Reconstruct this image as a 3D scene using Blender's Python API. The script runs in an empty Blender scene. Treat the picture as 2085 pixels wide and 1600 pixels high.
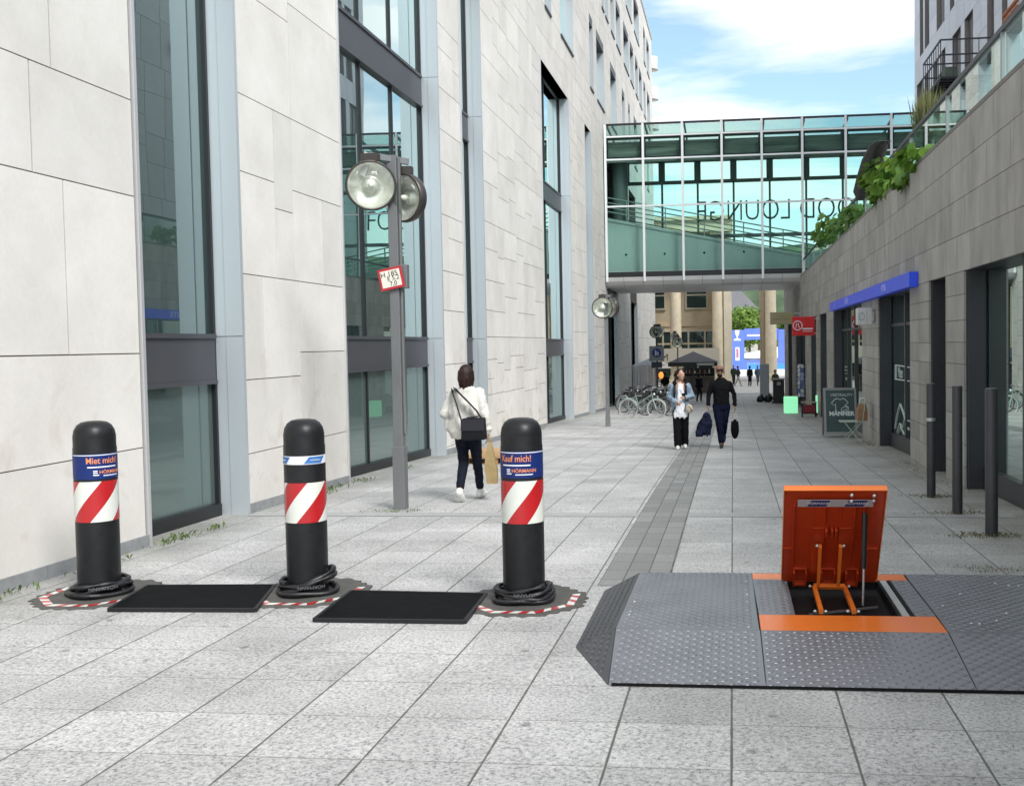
import bpy, bmesh, math, random
from mathutils import Vector, Matrix, noise
random.seed(7)
sc = bpy.context.scene
COL = sc.collection
R = math.radians
PI = math.pi

# ------------------------------------------------------------------ camera model
F, CX, CY, H = 2100.0, 1265.0, 785.0, 1.75      # focal length and principal point in photo pixels, eye height
YAW, PITCH, ROLL = R(6.18882), R(-2.35502), -0.016
def basis():
    cy, sy = math.cos(YAW), math.sin(YAW)
    f = Vector((-sy*math.cos(PITCH), cy*math.cos(PITCH), math.sin(PITCH)))
    r = Vector((cy, sy, 0)); u = r.cross(f)
    cr, sr = math.cos(ROLL), math.sin(ROLL)
    return cr*r+sr*u, -sr*r+cr*u, f
BR, BU, BF = basis()
C0 = Vector((0, 0, H))
def ray(x, y): return BF+BR*((x-CX)/F)-BU*((y-CY)/F)
def hitx(x, y, X):
    d = ray(x, y); return C0+d*(X/d.x)
def hity(x, y, Y):
    d = ray(x, y); return C0+d*(Y/d.y)
def hitz(x, y, Z):
    d = ray(x, y); return C0+d*((Z-H)/d.z)
def G(y):                                         # height of the paving, falling gently down the street
    if y < 10.5: return -.0152*y
    z = -.1596
    if y < 16: t = y-10.5; return z-.0152*t-.5*(.0158/5.5)*t*t
    z -= .0231*5.5
    if y < 46: return z-.031*(y-16)
    z -= .93
    if y < 62: t = y-46; return z-.031*t+.5*(.031/16)*t*t
    return z-.248
def hitg(x, y, dz=0.0):                           # where the street (or a level dz above it) shows at that spot
    d = ray(x, y); lo, hi = 1.0, 200.0
    f = lambda t: (H+d.z*t)-(G(d.y*t)+dz)
    for _ in range(60):
        m = .5*(lo+hi)
        if f(m) > 0: lo = m
        else: hi = m
    return C0+d*lo
cam = bpy.data.cameras.new('camera'); co = bpy.data.objects.new('camera', cam); COL.objects.link(co)
co.matrix_world = Matrix(((BR.x, BU.x, -BF.x, 0), (BR.y, BU.y, -BF.y, 0), (BR.z, BU.z, -BF.z, H), (0, 0, 0, 1)))
cam.sensor_width = 36; cam.lens = 36*F/2085; cam.sensor_fit = 'HORIZONTAL'
cam.shift_x = (1042.5-CX)/2085; cam.shift_y = (CY-800)/2085
cam.clip_end = 3000; cam.clip_start = .05
sc.camera = co

# ------------------------------------------------------------------ materials
def newmat(name):
    m = bpy.data.materials.new(name); m.use_nodes = True
    n = m.node_tree.nodes; l = m.node_tree.links
    return m, n, l, n['Principled BSDF'], n['Material Output']
def rgb(c): return (c[0], c[1], c[2], 1)
MATS = {}
def mat(name, c, rough=.6, metal=0, var=0.0, scale=6.0, bump=0.0, bscale=None, spec=.5, island=0.0, stretch=None, emit=0, c2=None, coat=0):
    if name in MATS: return MATS[name]
    m, n, l, b, o = newmat(name)
    b.inputs['Base Color'].default_value = rgb(c); b.inputs['Roughness'].default_value = rough
    b.inputs['Metallic'].default_value = metal; b.inputs['Specular IOR Level'].default_value = spec
    b.inputs['Coat Weight'].default_value = coat
    src = None
    if var or bump or c2:
        tc = n.new('ShaderNodeTexCoord'); mp = n.new('ShaderNodeMapping'); l.new(tc.outputs['Object'], mp.inputs[0])
        if stretch: mp.inputs['Scale'].default_value = stretch
        nz = n.new('ShaderNodeTexNoise'); nz.inputs['Scale'].default_value = scale; nz.inputs['Detail'].default_value = 6; nz.inputs['Roughness'].default_value = .62
        l.new(mp.outputs[0], nz.inputs['Vector'])
        cr = n.new('ShaderNodeValToRGB'); cr.color_ramp.elements[0].position = .3; cr.color_ramp.elements[1].position = .7
        a = c; d = c2 or tuple(min(1, x*(1+var)) for x in c); a = tuple(x*(1-var) for x in c)
        cr.color_ramp.elements[0].color = rgb(a); cr.color_ramp.elements[1].color = rgb(d)
        l.new(nz.outputs['Fac'], cr.inputs[0]); src = cr.outputs[0]
        if bump:
            nb = n.new('ShaderNodeTexNoise'); nb.inputs['Scale'].default_value = bscale or scale*6; nb.inputs['Detail'].default_value = 4
            l.new(mp.outputs[0], nb.inputs['Vector'])
            bp = n.new('ShaderNodeBump'); bp.inputs['Strength'].default_value = bump; bp.inputs['Distance'].default_value = .01
            l.new(nb.outputs['Fac'], bp.inputs['Height']); l.new(bp.outputs[0], b.inputs['Normal'])
    if island:
        ge = n.new('ShaderNodeNewGeometry'); mr = n.new('ShaderNodeMapRange')
        mr.inputs['To Min'].default_value = 1-island; mr.inputs['To Max'].default_value = 1+island
        l.new(ge.outputs['Random Per Island'], mr.inputs['Value'])
        mx = n.new('ShaderNodeVectorMath'); mx.operation = 'SCALE'
        if src: l.new(src, mx.inputs[0])
        else: mx.inputs[0].default_value = c
        l.new(mr.outputs[0], mx.inputs['Scale']); src = mx.outputs[0]
    if src: l.new(src, b.inputs['Base Color'])
    if emit:
        b.inputs['Emission Color'].default_value = rgb(c); b.inputs['Emission Strength'].default_value = emit
    MATS[name] = m
    return m
def mirror_glass(name, base, tint, fac, rough=.0, wav=0.0, pow_=2.2):   # dark facade glass: what is behind it is dim, so it mostly mirrors
    m, n, l, b, o = newmat(name)
    b.inputs['Base Color'].default_value = rgb(base); b.inputs['Roughness'].default_value = .25; b.inputs['Specular IOR Level'].default_value = .2
    g = n.new('ShaderNodeBsdfGlossy'); g.inputs['Color'].default_value = rgb(tint); g.inputs['Roughness'].default_value = rough
    lw = n.new('ShaderNodeLayerWeight'); lw.inputs['Blend'].default_value = .5
    mx = n.new('ShaderNodeMixShader'); pw = n.new('ShaderNodeMath'); pw.operation = 'POWER'; pw.inputs[1].default_value = pow_; l.new(lw.outputs['Facing'], pw.inputs[0])
    ml = n.new('ShaderNodeMath'); ml.operation = 'MULTIPLY_ADD'; ml.inputs[1].default_value = fac; ml.inputs[2].default_value = .05; ml.use_clamp = True; l.new(pw.outputs[0], ml.inputs[0])
    l.new(ml.outputs[0], mx.inputs[0]); l.new(b.outputs[0], mx.inputs[1]); l.new(g.outputs[0], mx.inputs[2]); l.new(mx.outputs[0], o.inputs[0])
    if wav:
        nz = n.new('ShaderNodeTexNoise'); nz.inputs['Scale'].default_value = .7; nz.inputs['Detail'].default_value = 1
        tc = n.new('ShaderNodeTexCoord'); l.new(tc.outputs['Object'], nz.inputs['Vector'])
        bp = n.new('ShaderNodeBump'); bp.inputs['Strength'].default_value = wav; bp.inputs['Distance'].default_value = .05
        l.new(nz.outputs['Fac'], bp.inputs['Height']); l.new(bp.outputs[0], g.inputs['Normal'])
    return m
def clear_glass(name, tint, fac, refl=(1, 1, 1), graze=False):
    m, n, l, b, o = newmat(name); n.remove(b)
    t = n.new('ShaderNodeBsdfTransparent'); t.inputs[0].default_value = rgb(tint)
    g = n.new('ShaderNodeBsdfGlossy'); g.inputs['Color'].default_value = rgb(refl); g.inputs['Roughness'].default_value = .0
    lw = n.new('ShaderNodeLayerWeight'); lw.inputs['Blend'].default_value = fac
    mx = n.new('ShaderNodeMixShader')
    if True:
        lw.inputs['Blend'].default_value = .5; pw = n.new('ShaderNodeMath'); pw.operation = 'POWER'; pw.inputs[1].default_value = fac; l.new(lw.outputs['Facing'], pw.inputs[0]); l.new(pw.outputs[0], mx.inputs[0])
    l.new(t.outputs[0], mx.inputs[1]); l.new(g.outputs[0], mx.inputs[2]); l.new(mx.outputs[0], o.inputs[0])
    return m

# ------------------------------------------------------------------ mesh builder
class MB:
    def __init__(s): s.v = []; s.f = []; s.mi = []; s.sm = []
    def add(s, vs, fs, mi=0, sm=False):
        o = len(s.v); s.v += [tuple(p) for p in vs]
        for f in fs: s.f.append(tuple(i+o for i in f)); s.mi.append(mi); s.sm.append(sm)
        return s
    def box(s, x0, x1, y0, y1, z0, z1, mi=0, M=None):
        vs = [(x, y, z) for z in (z0, z1) for y in (y0, y1) for x in (x0, x1)]
        if M is not None: vs = [M @ Vector(p) for p in vs]
        return s.add(vs, [(0, 2, 3, 1), (4, 5, 7, 6), (0, 1, 5, 4), (2, 6, 7, 3), (0, 4, 6, 2), (1, 3, 7, 5)], mi)
    def bar(s, a, b, w, h=None, mi=0, up=(0, 0, 1)):        # rectangular bar between two points
        a, b = Vector(a), Vector(b); h = h or w; d = b-a; L = d.length; d.normalize(); up = Vector(up)
        if abs(d.dot(up)) > .98: up = Vector((0, 1, 0))
        x = d.cross(up).normalized(); z = x.cross(d)
        M = Matrix(((x.x, d.x, z.x, a.x), (x.y, d.y, z.y, a.y), (x.z, d.z, z.z, a.z), (0, 0, 0, 1)))
        return s.box(-w/2, w/2, 0, L, -h/2, h/2, mi, M)
    def tube(s, pts, r, seg=8, mi=0, closed=False, cap=True):
        pts = [Vector(p) for p in pts]; n = len(pts); rs = r if isinstance(r, (list, tuple)) else [r]*n
        rings = []; prev = None
        for i, p in enumerate(pts):
            if closed: t = pts[(i+1) % n]-pts[i-1]
            else: t = pts[min(i+1, n-1)]-pts[max(i-1, 0)]
            t.normalize()
            if prev is None:
                a = Vector((0, 0, 1)) if abs(t.z) < .9 else Vector((1, 0, 0))
                x = t.cross(a).normalized()
            else:
                x = prev-t*prev.dot(t)
                x = x.normalized() if x.length > 1e-6 else t.orthogonal().normalized()
            prev = x; y = t.cross(x)
            rr = rs[i]; rx, ry = rr if isinstance(rr, (list, tuple)) else (rr, rr)
            rings.append([p+x*rx*math.cos(2*PI*k/seg)+y*ry*math.sin(2*PI*k/seg) for k in range(seg)])
        vs = [q for g in rings for q in g]; fs = []
        m = n if closed else n-1
        for i in range(m):
            j = (i+1) % n
            for k in range(seg): fs.append((i*seg+k, i*seg+(k+1) % seg, j*seg+(k+1) % seg, j*seg+k))
        s.add(vs, fs, mi, True)
        if cap and not closed:
            s.add(rings[0], [tuple(range(seg))[::-1]], mi); s.add(rings[-1], [tuple(range(seg))], mi)
        return s
    def lathe(s, prof, c=(0, 0, 0), seg=32, mi=0, sm=True, caps=True):   # prof: (r, z)
        vs = []; fs = []; n = len(prof)
        for r, z in prof:
            for k in range(seg): a = 2*PI*k/seg; vs.append((c[0]+r*math.cos(a), c[1]+r*math.sin(a), c[2]+z))
        for i in range(n-1):
            for k in range(seg): fs.append((i*seg+k, i*seg+(k+1) % seg, (i+1)*seg+(k+1) % seg, (i+1)*seg+k))
        s.add(vs, fs, mi, sm)
        if caps:
            s.add(vs[:seg], [tuple(range(seg))[::-1]], mi); s.add(vs[-seg:], [tuple(range(seg))], mi)
        return s
    def prism(s, poly, fn, t0, t1, mi=0):               # fn(u, v, t) -> point
        n = len(poly); vs = [fn(u, v, t0) for u, v in poly]+[fn(u, v, t1) for u, v in poly]
        fs = [tuple(range(n))[::-1], tuple(range(n, 2*n))]+[(i, (i+1) % n, n+(i+1) % n, n+i) for i in range(n)]
        return s.add(vs, fs, mi)
    def ell(s, c, r, seg=14, rings=8, mi=0):
        vs = []; fs = []
        for i in range(1, rings):
            a = PI*i/rings
            for k in range(seg): b = 2*PI*k/seg; vs.append((c[0]+r[0]*math.sin(a)*math.cos(b), c[1]+r[1]*math.sin(a)*math.sin(b), c[2]+r[2]*math.cos(a)))
        for i in range(rings-2):
            for k in range(seg): fs.append((i*seg+k, (i+1)*seg+k, (i+1)*seg+(k+1) % seg, i*seg+(k+1) % seg))
        t = len(vs); vs += [(c[0], c[1], c[2]+r[2]), (c[0], c[1], c[2]-r[2])]
        for k in range(seg):
            fs.append((t, k, (k+1) % seg)); fs.append((t+1, (rings-2)*seg+(k+1) % seg, (rings-2)*seg+k))
        return s.add(vs, fs, mi, True)
    def build(s, name, mats, parent=None, world=False, fix=True, bevel=0):
        me = bpy.data.meshes.new(name)
        vs = s.v
        if world and parent is not None:
            p = parent
            off = Vector((0, 0, 0))
            while p is not None: off += p.location; p = p.parent
            vs = [(a-off.x, b-off.y, c-off.z) for a, b, c in vs]
        me.from_pydata(vs, [], s.f)
        if not isinstance(mats, (list, tuple)): mats = [mats]
        for m in mats: me.materials.append(m)
        me.polygons.foreach_set('material_index', s.mi); me.polygons.foreach_set('use_smooth', s.sm)
        if fix or bevel:
            bm = bmesh.new(); bm.from_mesh(me)
            if bevel: 
                bmesh.ops.remove_doubles(bm, verts=bm.verts, dist=1e-5)
                bmesh.ops.bevel(bm, geom=[e for e in bm.edges if len(e.link_faces) == 2 and e.calc_face_angle(0) > .5], offset=bevel, segments=2, affect='EDGES', profile=.6)
            bmesh.ops.recalc_face_normals(bm, faces=bm.faces); bm.to_mesh(me); bm.free()
        me.update()
        o = bpy.data.objects.new(name, me); COL.objects.link(o)
        if parent is not None: o.parent = parent
        return o
def tag(o, label, cat, group=None):
    o['label'] = label; o['category'] = cat
    if group: o['group'] = group
    return o
def thing(name, label, cat, loc=(0, 0, 0), rz=0, group=None):
    o = bpy.data.objects.new(name, None); COL.objects.link(o); o.location = loc; o.rotation_euler = (0, 0, rz); o.empty_display_size = .2
    return tag(o, label, cat, group)
def struct(o, kind='structure'): o['kind'] = kind; return o
def copy_thing(root, loc, rz, label, group=None):
    def cp(o, par):
        c = o.copy(); COL.objects.link(c); c.parent = par
        for k in [k for k in bpy.data.objects if k.parent == o]: cp(k, c)
        return c
    r = cp(root, None); r.location = loc; r.rotation_euler = (0, 0, rz); r['label'] = label
    if group: r['group'] = group
    return r
def text_mesh(txt, size, ext=.002, align='CENTER', bold=0.0):   # flat lettering in the xy plane, as a plain mesh
    cu = bpy.data.curves.new('lettering', 'FONT'); cu.body = txt; cu.size = size; cu.extrude = ext; cu.align_x = align; cu.align_y = 'CENTER'
    cu.offset = bold; cu.resolution_u = 3
    o = bpy.data.objects.new('lettering', cu); COL.objects.link(o)
    dg = bpy.context.evaluated_depsgraph_get(); me = bpy.data.meshes.new_from_object(o.evaluated_get(dg))
    vs = [tuple(v.co) for v in me.vertices]; fs = [tuple(p.vertices) for p in me.polygons]
    bpy.data.objects.remove(o); bpy.data.curves.remove(cu); bpy.data.meshes.remove(me)
    return vs, fs
def lettering(name, txt, size, m, parent, fn, ext=.002, align='CENTER', bold=0.0, sx=1.0):   # fn maps the flat letters (u, v, w) into place
    vs, fs = text_mesh(txt, size, ext, align, bold)
    b = MB(); b.add([fn(x*sx, y, z) for x, y, z in vs], fs)
    return b.build(name, m, parent, fix=False)
def remesh(b, name, mats, parent, voxel=.012, smooth=3, world=False, fold=0, fq=(9, 9, 5)):   # fuse overlapping closed lofts into ONE continuous skin
    o = b.build(name, mats, parent, world=world)
    md = o.modifiers.new('r', 'REMESH'); md.mode = 'VOXEL'; md.voxel_size = voxel; md.use_smooth_shade = True
    if smooth:
        ms = o.modifiers.new('s', 'SMOOTH'); ms.factor = .5; ms.iterations = smooth
    dg = bpy.context.evaluated_depsgraph_get(); dg.update()
    me = bpy.data.meshes.new_from_object(o.evaluated_get(dg)); me.name = name
    o.modifiers.clear(); old = o.data; o.data = me; bpy.data.meshes.remove(old)
    if not me.materials: me.materials.append(mats if not isinstance(mats, (list, tuple)) else mats[0])
    for p in me.polygons: p.use_smooth = True
    if fold:                                                  # soft creases in the cloth
        nn_ = [v.normal.copy() for v in me.vertices]
        for v, nr in zip(me.vertices, nn_):
            c = v.co; q = Vector((c.x*fq[0]+c.z*2.2, c.y*fq[1], c.z*fq[2]+c.x*3))
            r_ = 1-abs(noise.noise(q))*2; v.co = c+nr*fold*(r_*.7+.6*noise.noise(q*2.7)-.35)
        me.update()
    return o
# ------------------------------------------------------------------ sky and sun
SUN_EL, SUN_AZ = 44, 140          # high, behind the viewer and a little to the right (compass: 0 = straight up the street)
w = bpy.data.worlds.new('World'); sc.world = w; w.use_nodes = True
n = w.node_tree.nodes; l = w.node_tree.links; bg = n['Background']
sky = n.new('ShaderNodeTexSky'); sky.sky_type = 'NISHITA'; sky.sun_disc = False
sky.sun_elevation = R(SUN_EL); sky.sun_rotation = R(SUN_AZ); sky.air_density = 1.0; sky.dust_density = .6; sky.ozone_density = 2.0
tc = n.new('ShaderNodeTexCoord'); sp = n.new('ShaderNodeSeparateXYZ'); l.new(tc.outputs['Generated'], sp.inputs[0])
def mth(op, a, b=None, v=None, nn=n, ll=l):
    q = nn.new('ShaderNodeMath'); q.operation = op
    for i, s in enumerate((a, b)):
        if s is None: continue
        if isinstance(s, (int, float)): q.inputs[i].default_value = s
        else: ll.new(s, q.inputs[i])
    return q.outputs[0]
zz = mth('MAXIMUM', mth('ADD', sp.outputs['Z'], .10), .03)
cb = n.new('ShaderNodeCombineXYZ')
l.new(mth('DIVIDE', sp.outputs['X'], zz), cb.inputs[0]); l.new(mth('DIVIDE', sp.outputs['Y'], zz), cb.inputs[1])
mp = n.new('ShaderNodeMapping'); mp.inputs['Location'].default_value = (2.0, 6.40, 0); mp.inputs['Scale'].default_value = (.55, 1.0, 1); l.new(cb.outputs[0], mp.inputs[0])
nz = n.new('ShaderNodeTexNoise'); nz.inputs['Scale'].default_value = 1.15; nz.inputs['Detail'].default_value = 9; nz.inputs['Roughness'].default_value = .56; nz.inputs['Distortion'].default_value = .25
l.new(mp.outputs[0], nz.inputs['Vector'])
cr = n.new('ShaderNodeValToRGB'); cr.color_ramp.elements[0].position = .44; cr.color_ramp.elements[1].position = .565
cr.color_ramp.elements[0].color = (.16, .16, .16, 1); cr.color_ramp.elements[1].color = (1, 1, 1, 1)
l.new(nz.outputs['Fac'], cr.inputs[0])
mx = n.new('ShaderNodeMix'); mx.data_type = 'RGBA'
lo2 = n.new('ShaderNodeMapRange'); lo2.inputs['From Min'].default_value = .19; lo2.inputs['From Max'].default_value = .06; lo2.inputs['To Max'].default_value = .9; l.new(sp.outputs['Z'], lo2.inputs['Value']); l.new(mth('MAXIMUM', cr.outputs[0], lo2.outputs[0]), mx.inputs['Factor']); hs = n.new('ShaderNodeVectorMath'); hs.operation = 'MULTIPLY'; l.new(sky.outputs[0], hs.inputs[0]); hs.inputs[1].default_value = (.93, 1.14, 1.06); l.new(hs.outputs[0], mx.inputs['A']); mx.inputs['B'].default_value = (6.9, 7.0, 7.15, 1)
l.new(mx.outputs['Result'], bg.inputs['Color']); bg.inputs['Strength'].default_value = .105
sl = bpy.data.lights.new('sun', 'SUN'); sl.energy = 2.3; sl.angle = R(22); sl.color = (1, .98, .955)
so = bpy.data.objects.new('sun', sl); COL.objects.link(so)
sd = Vector((math.sin(R(SUN_AZ))*math.cos(R(SUN_EL)), math.cos(R(SUN_AZ))*math.cos(R(SUN_EL)), math.sin(R(SUN_EL))))
so.rotation_euler = sd.to_track_quat('Z', 'Y').to_euler(); so.location = sd*60
sc.view_settings.view_transform = 'Standard'; sc.view_settings.look = 'None'; sc.view_settings.gamma = 1
sc.view_settings.exposure = .86

# ------------------------------------------------------------------ paving
TILE, TX, TY = .5405, -.0247, .005
def paving_material():
    m, n, l, b, o = newmat('granite_paving')
    M = lambda op, a, c=None: mth(op, a, c, None, n, l)
    ge = n.new('ShaderNodeNewGeometry'); sp = n.new('ShaderNodeSeparateXYZ'); l.new(ge.outputs['Position'], sp.inputs[0])
    X, Y = sp.outputs['X'], sp.outputs['Y']
    # shift of each lane's cross joints
    u = M('DIVIDE', M('SUBTRACT', X, TX), TILE); v = M('DIVIDE', M('SUBTRACT', Y, TY), TILE)
    fu = M('FRACT', u); fv = M('FRACT', v)
    du = M('MULTIPLY', M('MINIMUM', fu, M('SUBTRACT', 1, fu)), TILE); dv = M('MULTIPLY', M('MINIMUM', fv, M('SUBTRACT', 1, fv)), TILE)
    wob = n.new('ShaderNodeTexNoise'); wob.inputs['Scale'].default_value = 9; wob.inputs['Detail'].default_value = 3; l.new(ge.outputs['Position'], wob.inputs['Vector'])
    wv = M('MULTIPLY', M('SUBTRACT', wob.outputs['Fac'], .5), .007)
    def line(d, w0):
        r = n.new('ShaderNodeMapRange'); r.interpolation_type = 'SMOOTHSTEP'; r.inputs['From Min'].default_value = w0; r.inputs['From Max'].default_value = w0+.005
        r.inputs['To Min'].default_value = 1; r.inputs['To Max'].default_value = 0; l.new(M('ADD', d, wv), r.inputs['Value']); return r.outputs[0]
    ju = line(du, .0028); jv = M('MULTIPLY', line(dv, .0022), .55)
    j = M('MAXIMUM', ju, jv)
    far = n.new('ShaderNodeMapRange'); far.inputs['From Min'].default_value = 60; far.inputs['From Max'].default_value = 66; far.inputs['To Min'].default_value = 1; far.inputs['To Max'].default_value = 0
    l.new(Y, far.inputs['Value']); j = M('MULTIPLY', j, far.outputs[0])
    # granite speckle
    s1 = n.new('ShaderNodeTexNoise'); s1.inputs['Scale'].default_value = 52; s1.inputs['Detail'].default_value = 4; s1.inputs['Roughness'].default_value = .8; l.new(ge.outputs['Position'], s1.inputs['Vector'])
    s2 = n.new('ShaderNodeTexNoise'); s2.inputs['Scale'].default_value = 1.1; s2.inputs['Detail'].default_value = 6; s2.inputs['Roughness'].default_value = .65; l.new(ge.outputs['Position'], s2.inputs['Vector'])
    cr = n.new('ShaderNodeValToRGB'); e = cr.color_ramp.elements; e[0].position = .36; e[0].color = (.165, .164, .161, 1); e[1].position = .65; e[1].color = (.60, .595, .582, 1)
    k = cr.color_ramp.elements.new(.47); k.color = (.40, .40, .397, 1)
    l.new(s1.outputs['Fac'], cr.inputs[0])
    # whole slabs differ a little
    idv = n.new('ShaderNodeCombineXYZ'); l.new(M('FLOOR', u), idv.inputs[0]); l.new(M('FLOOR', v), idv.inputs[1])
    wn = n.new('ShaderNodeTexWhiteNoise'); wn.noise_dimensions = '2D'; l.new(idv.outputs[0], wn.inputs['Vector'])
    tone = M('ADD', M('MULTIPLY', wn.outputs['Value'], .19), .885)
    st = n.new('ShaderNodeMapRange'); st.inputs['From Min'].default_value = .3; st.inputs['From Max'].default_value = .7; st.inputs['To Min'].default_value = .74; st.inputs['To Max'].default_value = 1.12; l.new(s2.outputs['Fac'], st.inputs['Value'])
    tone = M('MULTIPLY', tone, st.outputs[0])
    # small dark blots (old chewing gum, chips) and grime along the walls
    s3 = n.new('ShaderNodeTexVoronoi'); s3.inputs['Scale'].default_value = 2.0; l.new(ge.outputs['Position'], s3.inputs['Vector'])
    bl = n.new('ShaderNodeMapRange'); bl.inputs['From Min'].default_value = .035; bl.inputs['From Max'].default_value = .075; bl.inputs['To Min'].default_value = .55; bl.inputs['To Max'].default_value = 1; l.new(s3.outputs['Distance'], bl.inputs['Value'])
    tone = M('MULTIPLY', tone, bl.outputs[0])
    s4 = n.new('ShaderNodeTexNoise'); s4.inputs['Scale'].default_value = 2.6; s4.inputs['Detail'].default_value = 7; s4.inputs['Roughness'].default_value = .7; l.new(ge.outputs['Position'], s4.inputs['Vector'])
    side = n.new('ShaderNodeMapRange'); side.inputs['From Min'].default_value = 1.9; side.inputs['From Max'].default_value = 3.0; l.new(X, side.inputs['Value'])
    side2 = n.new('ShaderNodeMapRange'); side2.inputs['From Min'].default_value = -4.9; side2.inputs['From Max'].default_value = -5.7; l.new(X, side2.inputs['Value'])
    g = M('MULTIPLY', M('MAXIMUM', side.outputs[0], M('MULTIPLY', side2.outputs[0], .8)), s4.outputs['Fac'])
    sc_ = n.new('ShaderNodeVectorMath'); sc_.operation = 'SCALE'; l.new(cr.outputs[0], sc_.inputs[0]); l.new(tone, sc_.inputs['Scale'])
    m1 = n.new('ShaderNodeMix'); m1.data_type = 'RGBA'; l.new(M('MULTIPLY', g, 1.1), m1.inputs['Factor']); l.new(sc_.outputs[0], m1.inputs['A']); m1.inputs['B'].default_value = (.16, .155, .12, 1)
    m2 = n.new('ShaderNodeMix'); m2.data_type = 'RGBA'; l.new(j, m2.inputs['Factor']); l.new(m1.outputs['Result'], m2.inputs['A']); m2.inputs['B'].default_value = (.10, .102, .085, 1)
    l.new(m2.outputs['Result'], b.inputs['Base Color'])
    b.inputs['Roughness'].default_value = .62; b.inputs['Specular IOR Level'].default_value = .35
    bp = n.new('ShaderNodeBump'); bp.inputs['Strength'].default_value = .5; bp.inputs['Distance'].default_value = .004
    l.new(M('SUBTRACT', M('MULTIPLY', s1.outputs['Fac'], .35), j), bp.inputs['Height']); l.new(bp.outputs[0], b.inputs['Normal'])
    return m
def sheet(name, x0, x1, y0, y1, dz, m, dy=.5, xs=None):
    b = MB(); ny = max(1, int((y1-y0)/dy)); xs = xs or [x0, x1]
    vs = []; fs = []
    for i in range(ny+1):
        y = y0+(y1-y0)*i/ny
        for x in xs: vs.append((x, y, G(y)+dz))
    k = len(xs)
    for i in range(ny):
        for a in range(k-1): fs.append((i*k+a, i*k+a+1, (i+1)*k+a+1, (i+1)*k+a))
    b.add(vs, fs, 0, True)
    return struct(b.build(name, m, fix=False))
gb = MB(); ys = [-40, -20]+[-10+.5*i for i in range(150)]+[70, 90, 130, 200, 350, 700, 1500]; xs = [-700, -200, -60, -6, 3, 60, 200, 700]
gv = [(x, y, G(y)) for y in ys for x in xs]; kx = len(xs)
gb.add(gv, [(i*kx+a, i*kx+a+1, (i+1)*kx+a+1, (i+1)*kx+a) for i in range(len(ys)-1) for a in range(kx-1)], 0, True)
PAVE = paving_material(); struct(gb.build('pavement', PAVE, fix=False))

def brick_strip_material():
    m, n, l, b, o = newmat('channel_setts'); M = lambda op, a, c=None: mth(op, a, c, None, n, l)
    ge = n.new('ShaderNodeNewGeometry'); mp = n.new('ShaderNodeMapping'); mp.inputs['Rotation'].default_value = (0, 0, R(90)); mp.inputs['Location'].default_value = (0, 1.06, 0)
    l.new(ge.outputs['Position'], mp.inputs[0])
    br = n.new('ShaderNodeTexBrick'); br.offset = .37; br.offset_frequency = 1; br.inputs['Scale'].default_value = 1; br.inputs['Brick Width'].default_value = .36; br.inputs['Row Height'].default_value = .18
    br.inputs['Mortar Size'].default_value = .006; br.inputs['Mortar Smooth'].default_value = .3
    br.inputs['Color1'].default_value = (.185, .186, .182, 1); br.inputs['Color2'].default_value = (.255, .255, .25, 1); br.inputs['Mortar'].default_value = (.08, .085, .07, 1)
    l.new(mp.outputs[0], br.inputs['Vector'])
    s = n.new('ShaderNodeTexNoise'); s.inputs['Scale'].default_value = 40; s.inputs['Detail'].default_value = 4; l.new(ge.outputs['Position'], s.inputs['Vector'])
    v = n.new('ShaderNodeVectorMath'); v.operation = 'SCALE'; l.new(br.outputs['Color'], v.inputs[0]); l.new(M('ADD', M('MULTIPLY', s.outputs['Fac'], .7), .65), v.inputs['Scale'])
    l.new(v.outputs[0], b.inputs['Base Color']); b.inputs['Roughness'].default_value = .65
    bp = n.new('ShaderNodeBump'); bp.inputs['Strength'].default_value = .4; bp.inputs['Distance'].default_value = .004; l.new(M('SUBTRACT', 1, br.outputs['Fac']), bp.inputs['Height']); l.new(bp.outputs[0], b.inputs['Normal'])
    return m
sheet('drainage_channel', -1.06, -.52, 7.83, 44, .004, brick_strip_material())
mossm = mat('moss', (.05, .055, .035), .9, c2=(.2, .2, .18), scale=5)
sheet('moss_line', -.528, -.512, 7.9, 24, .006, mossm)
bandm = mat('band_stone', (.33, .335, .33), .65, var=.12, scale=20)
sheet('paving_band', -5.6, -1.065, 11.30, 11.58, .004, bandm, .1)
o_ = sheet('paving_band', -.50, 2.98, 11.30, 11.58, .004, bandm, .1)
sheet('paving_band', -5.6, -1.065, 24.8, 25.1, .004, bandm, .1)
sheet('paving_band', -.50, 2.98, 24.8, 25.1, .004, bandm, .1)
pale = mat('pale_paving', (.62, .60, .57), .7, var=.06, scale=3)
sheet('plaza_pavement', -60, 60, 64, 190, .004, pale, 4)
kerb = MB(); kerb.box(-40, 30, 63.4, 64, G(64)-.1, G(64)+.02); struct(kerb.build('kerb', mat('kerb_stone', (.5, .47, .45), .7, var=.1)))

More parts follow.
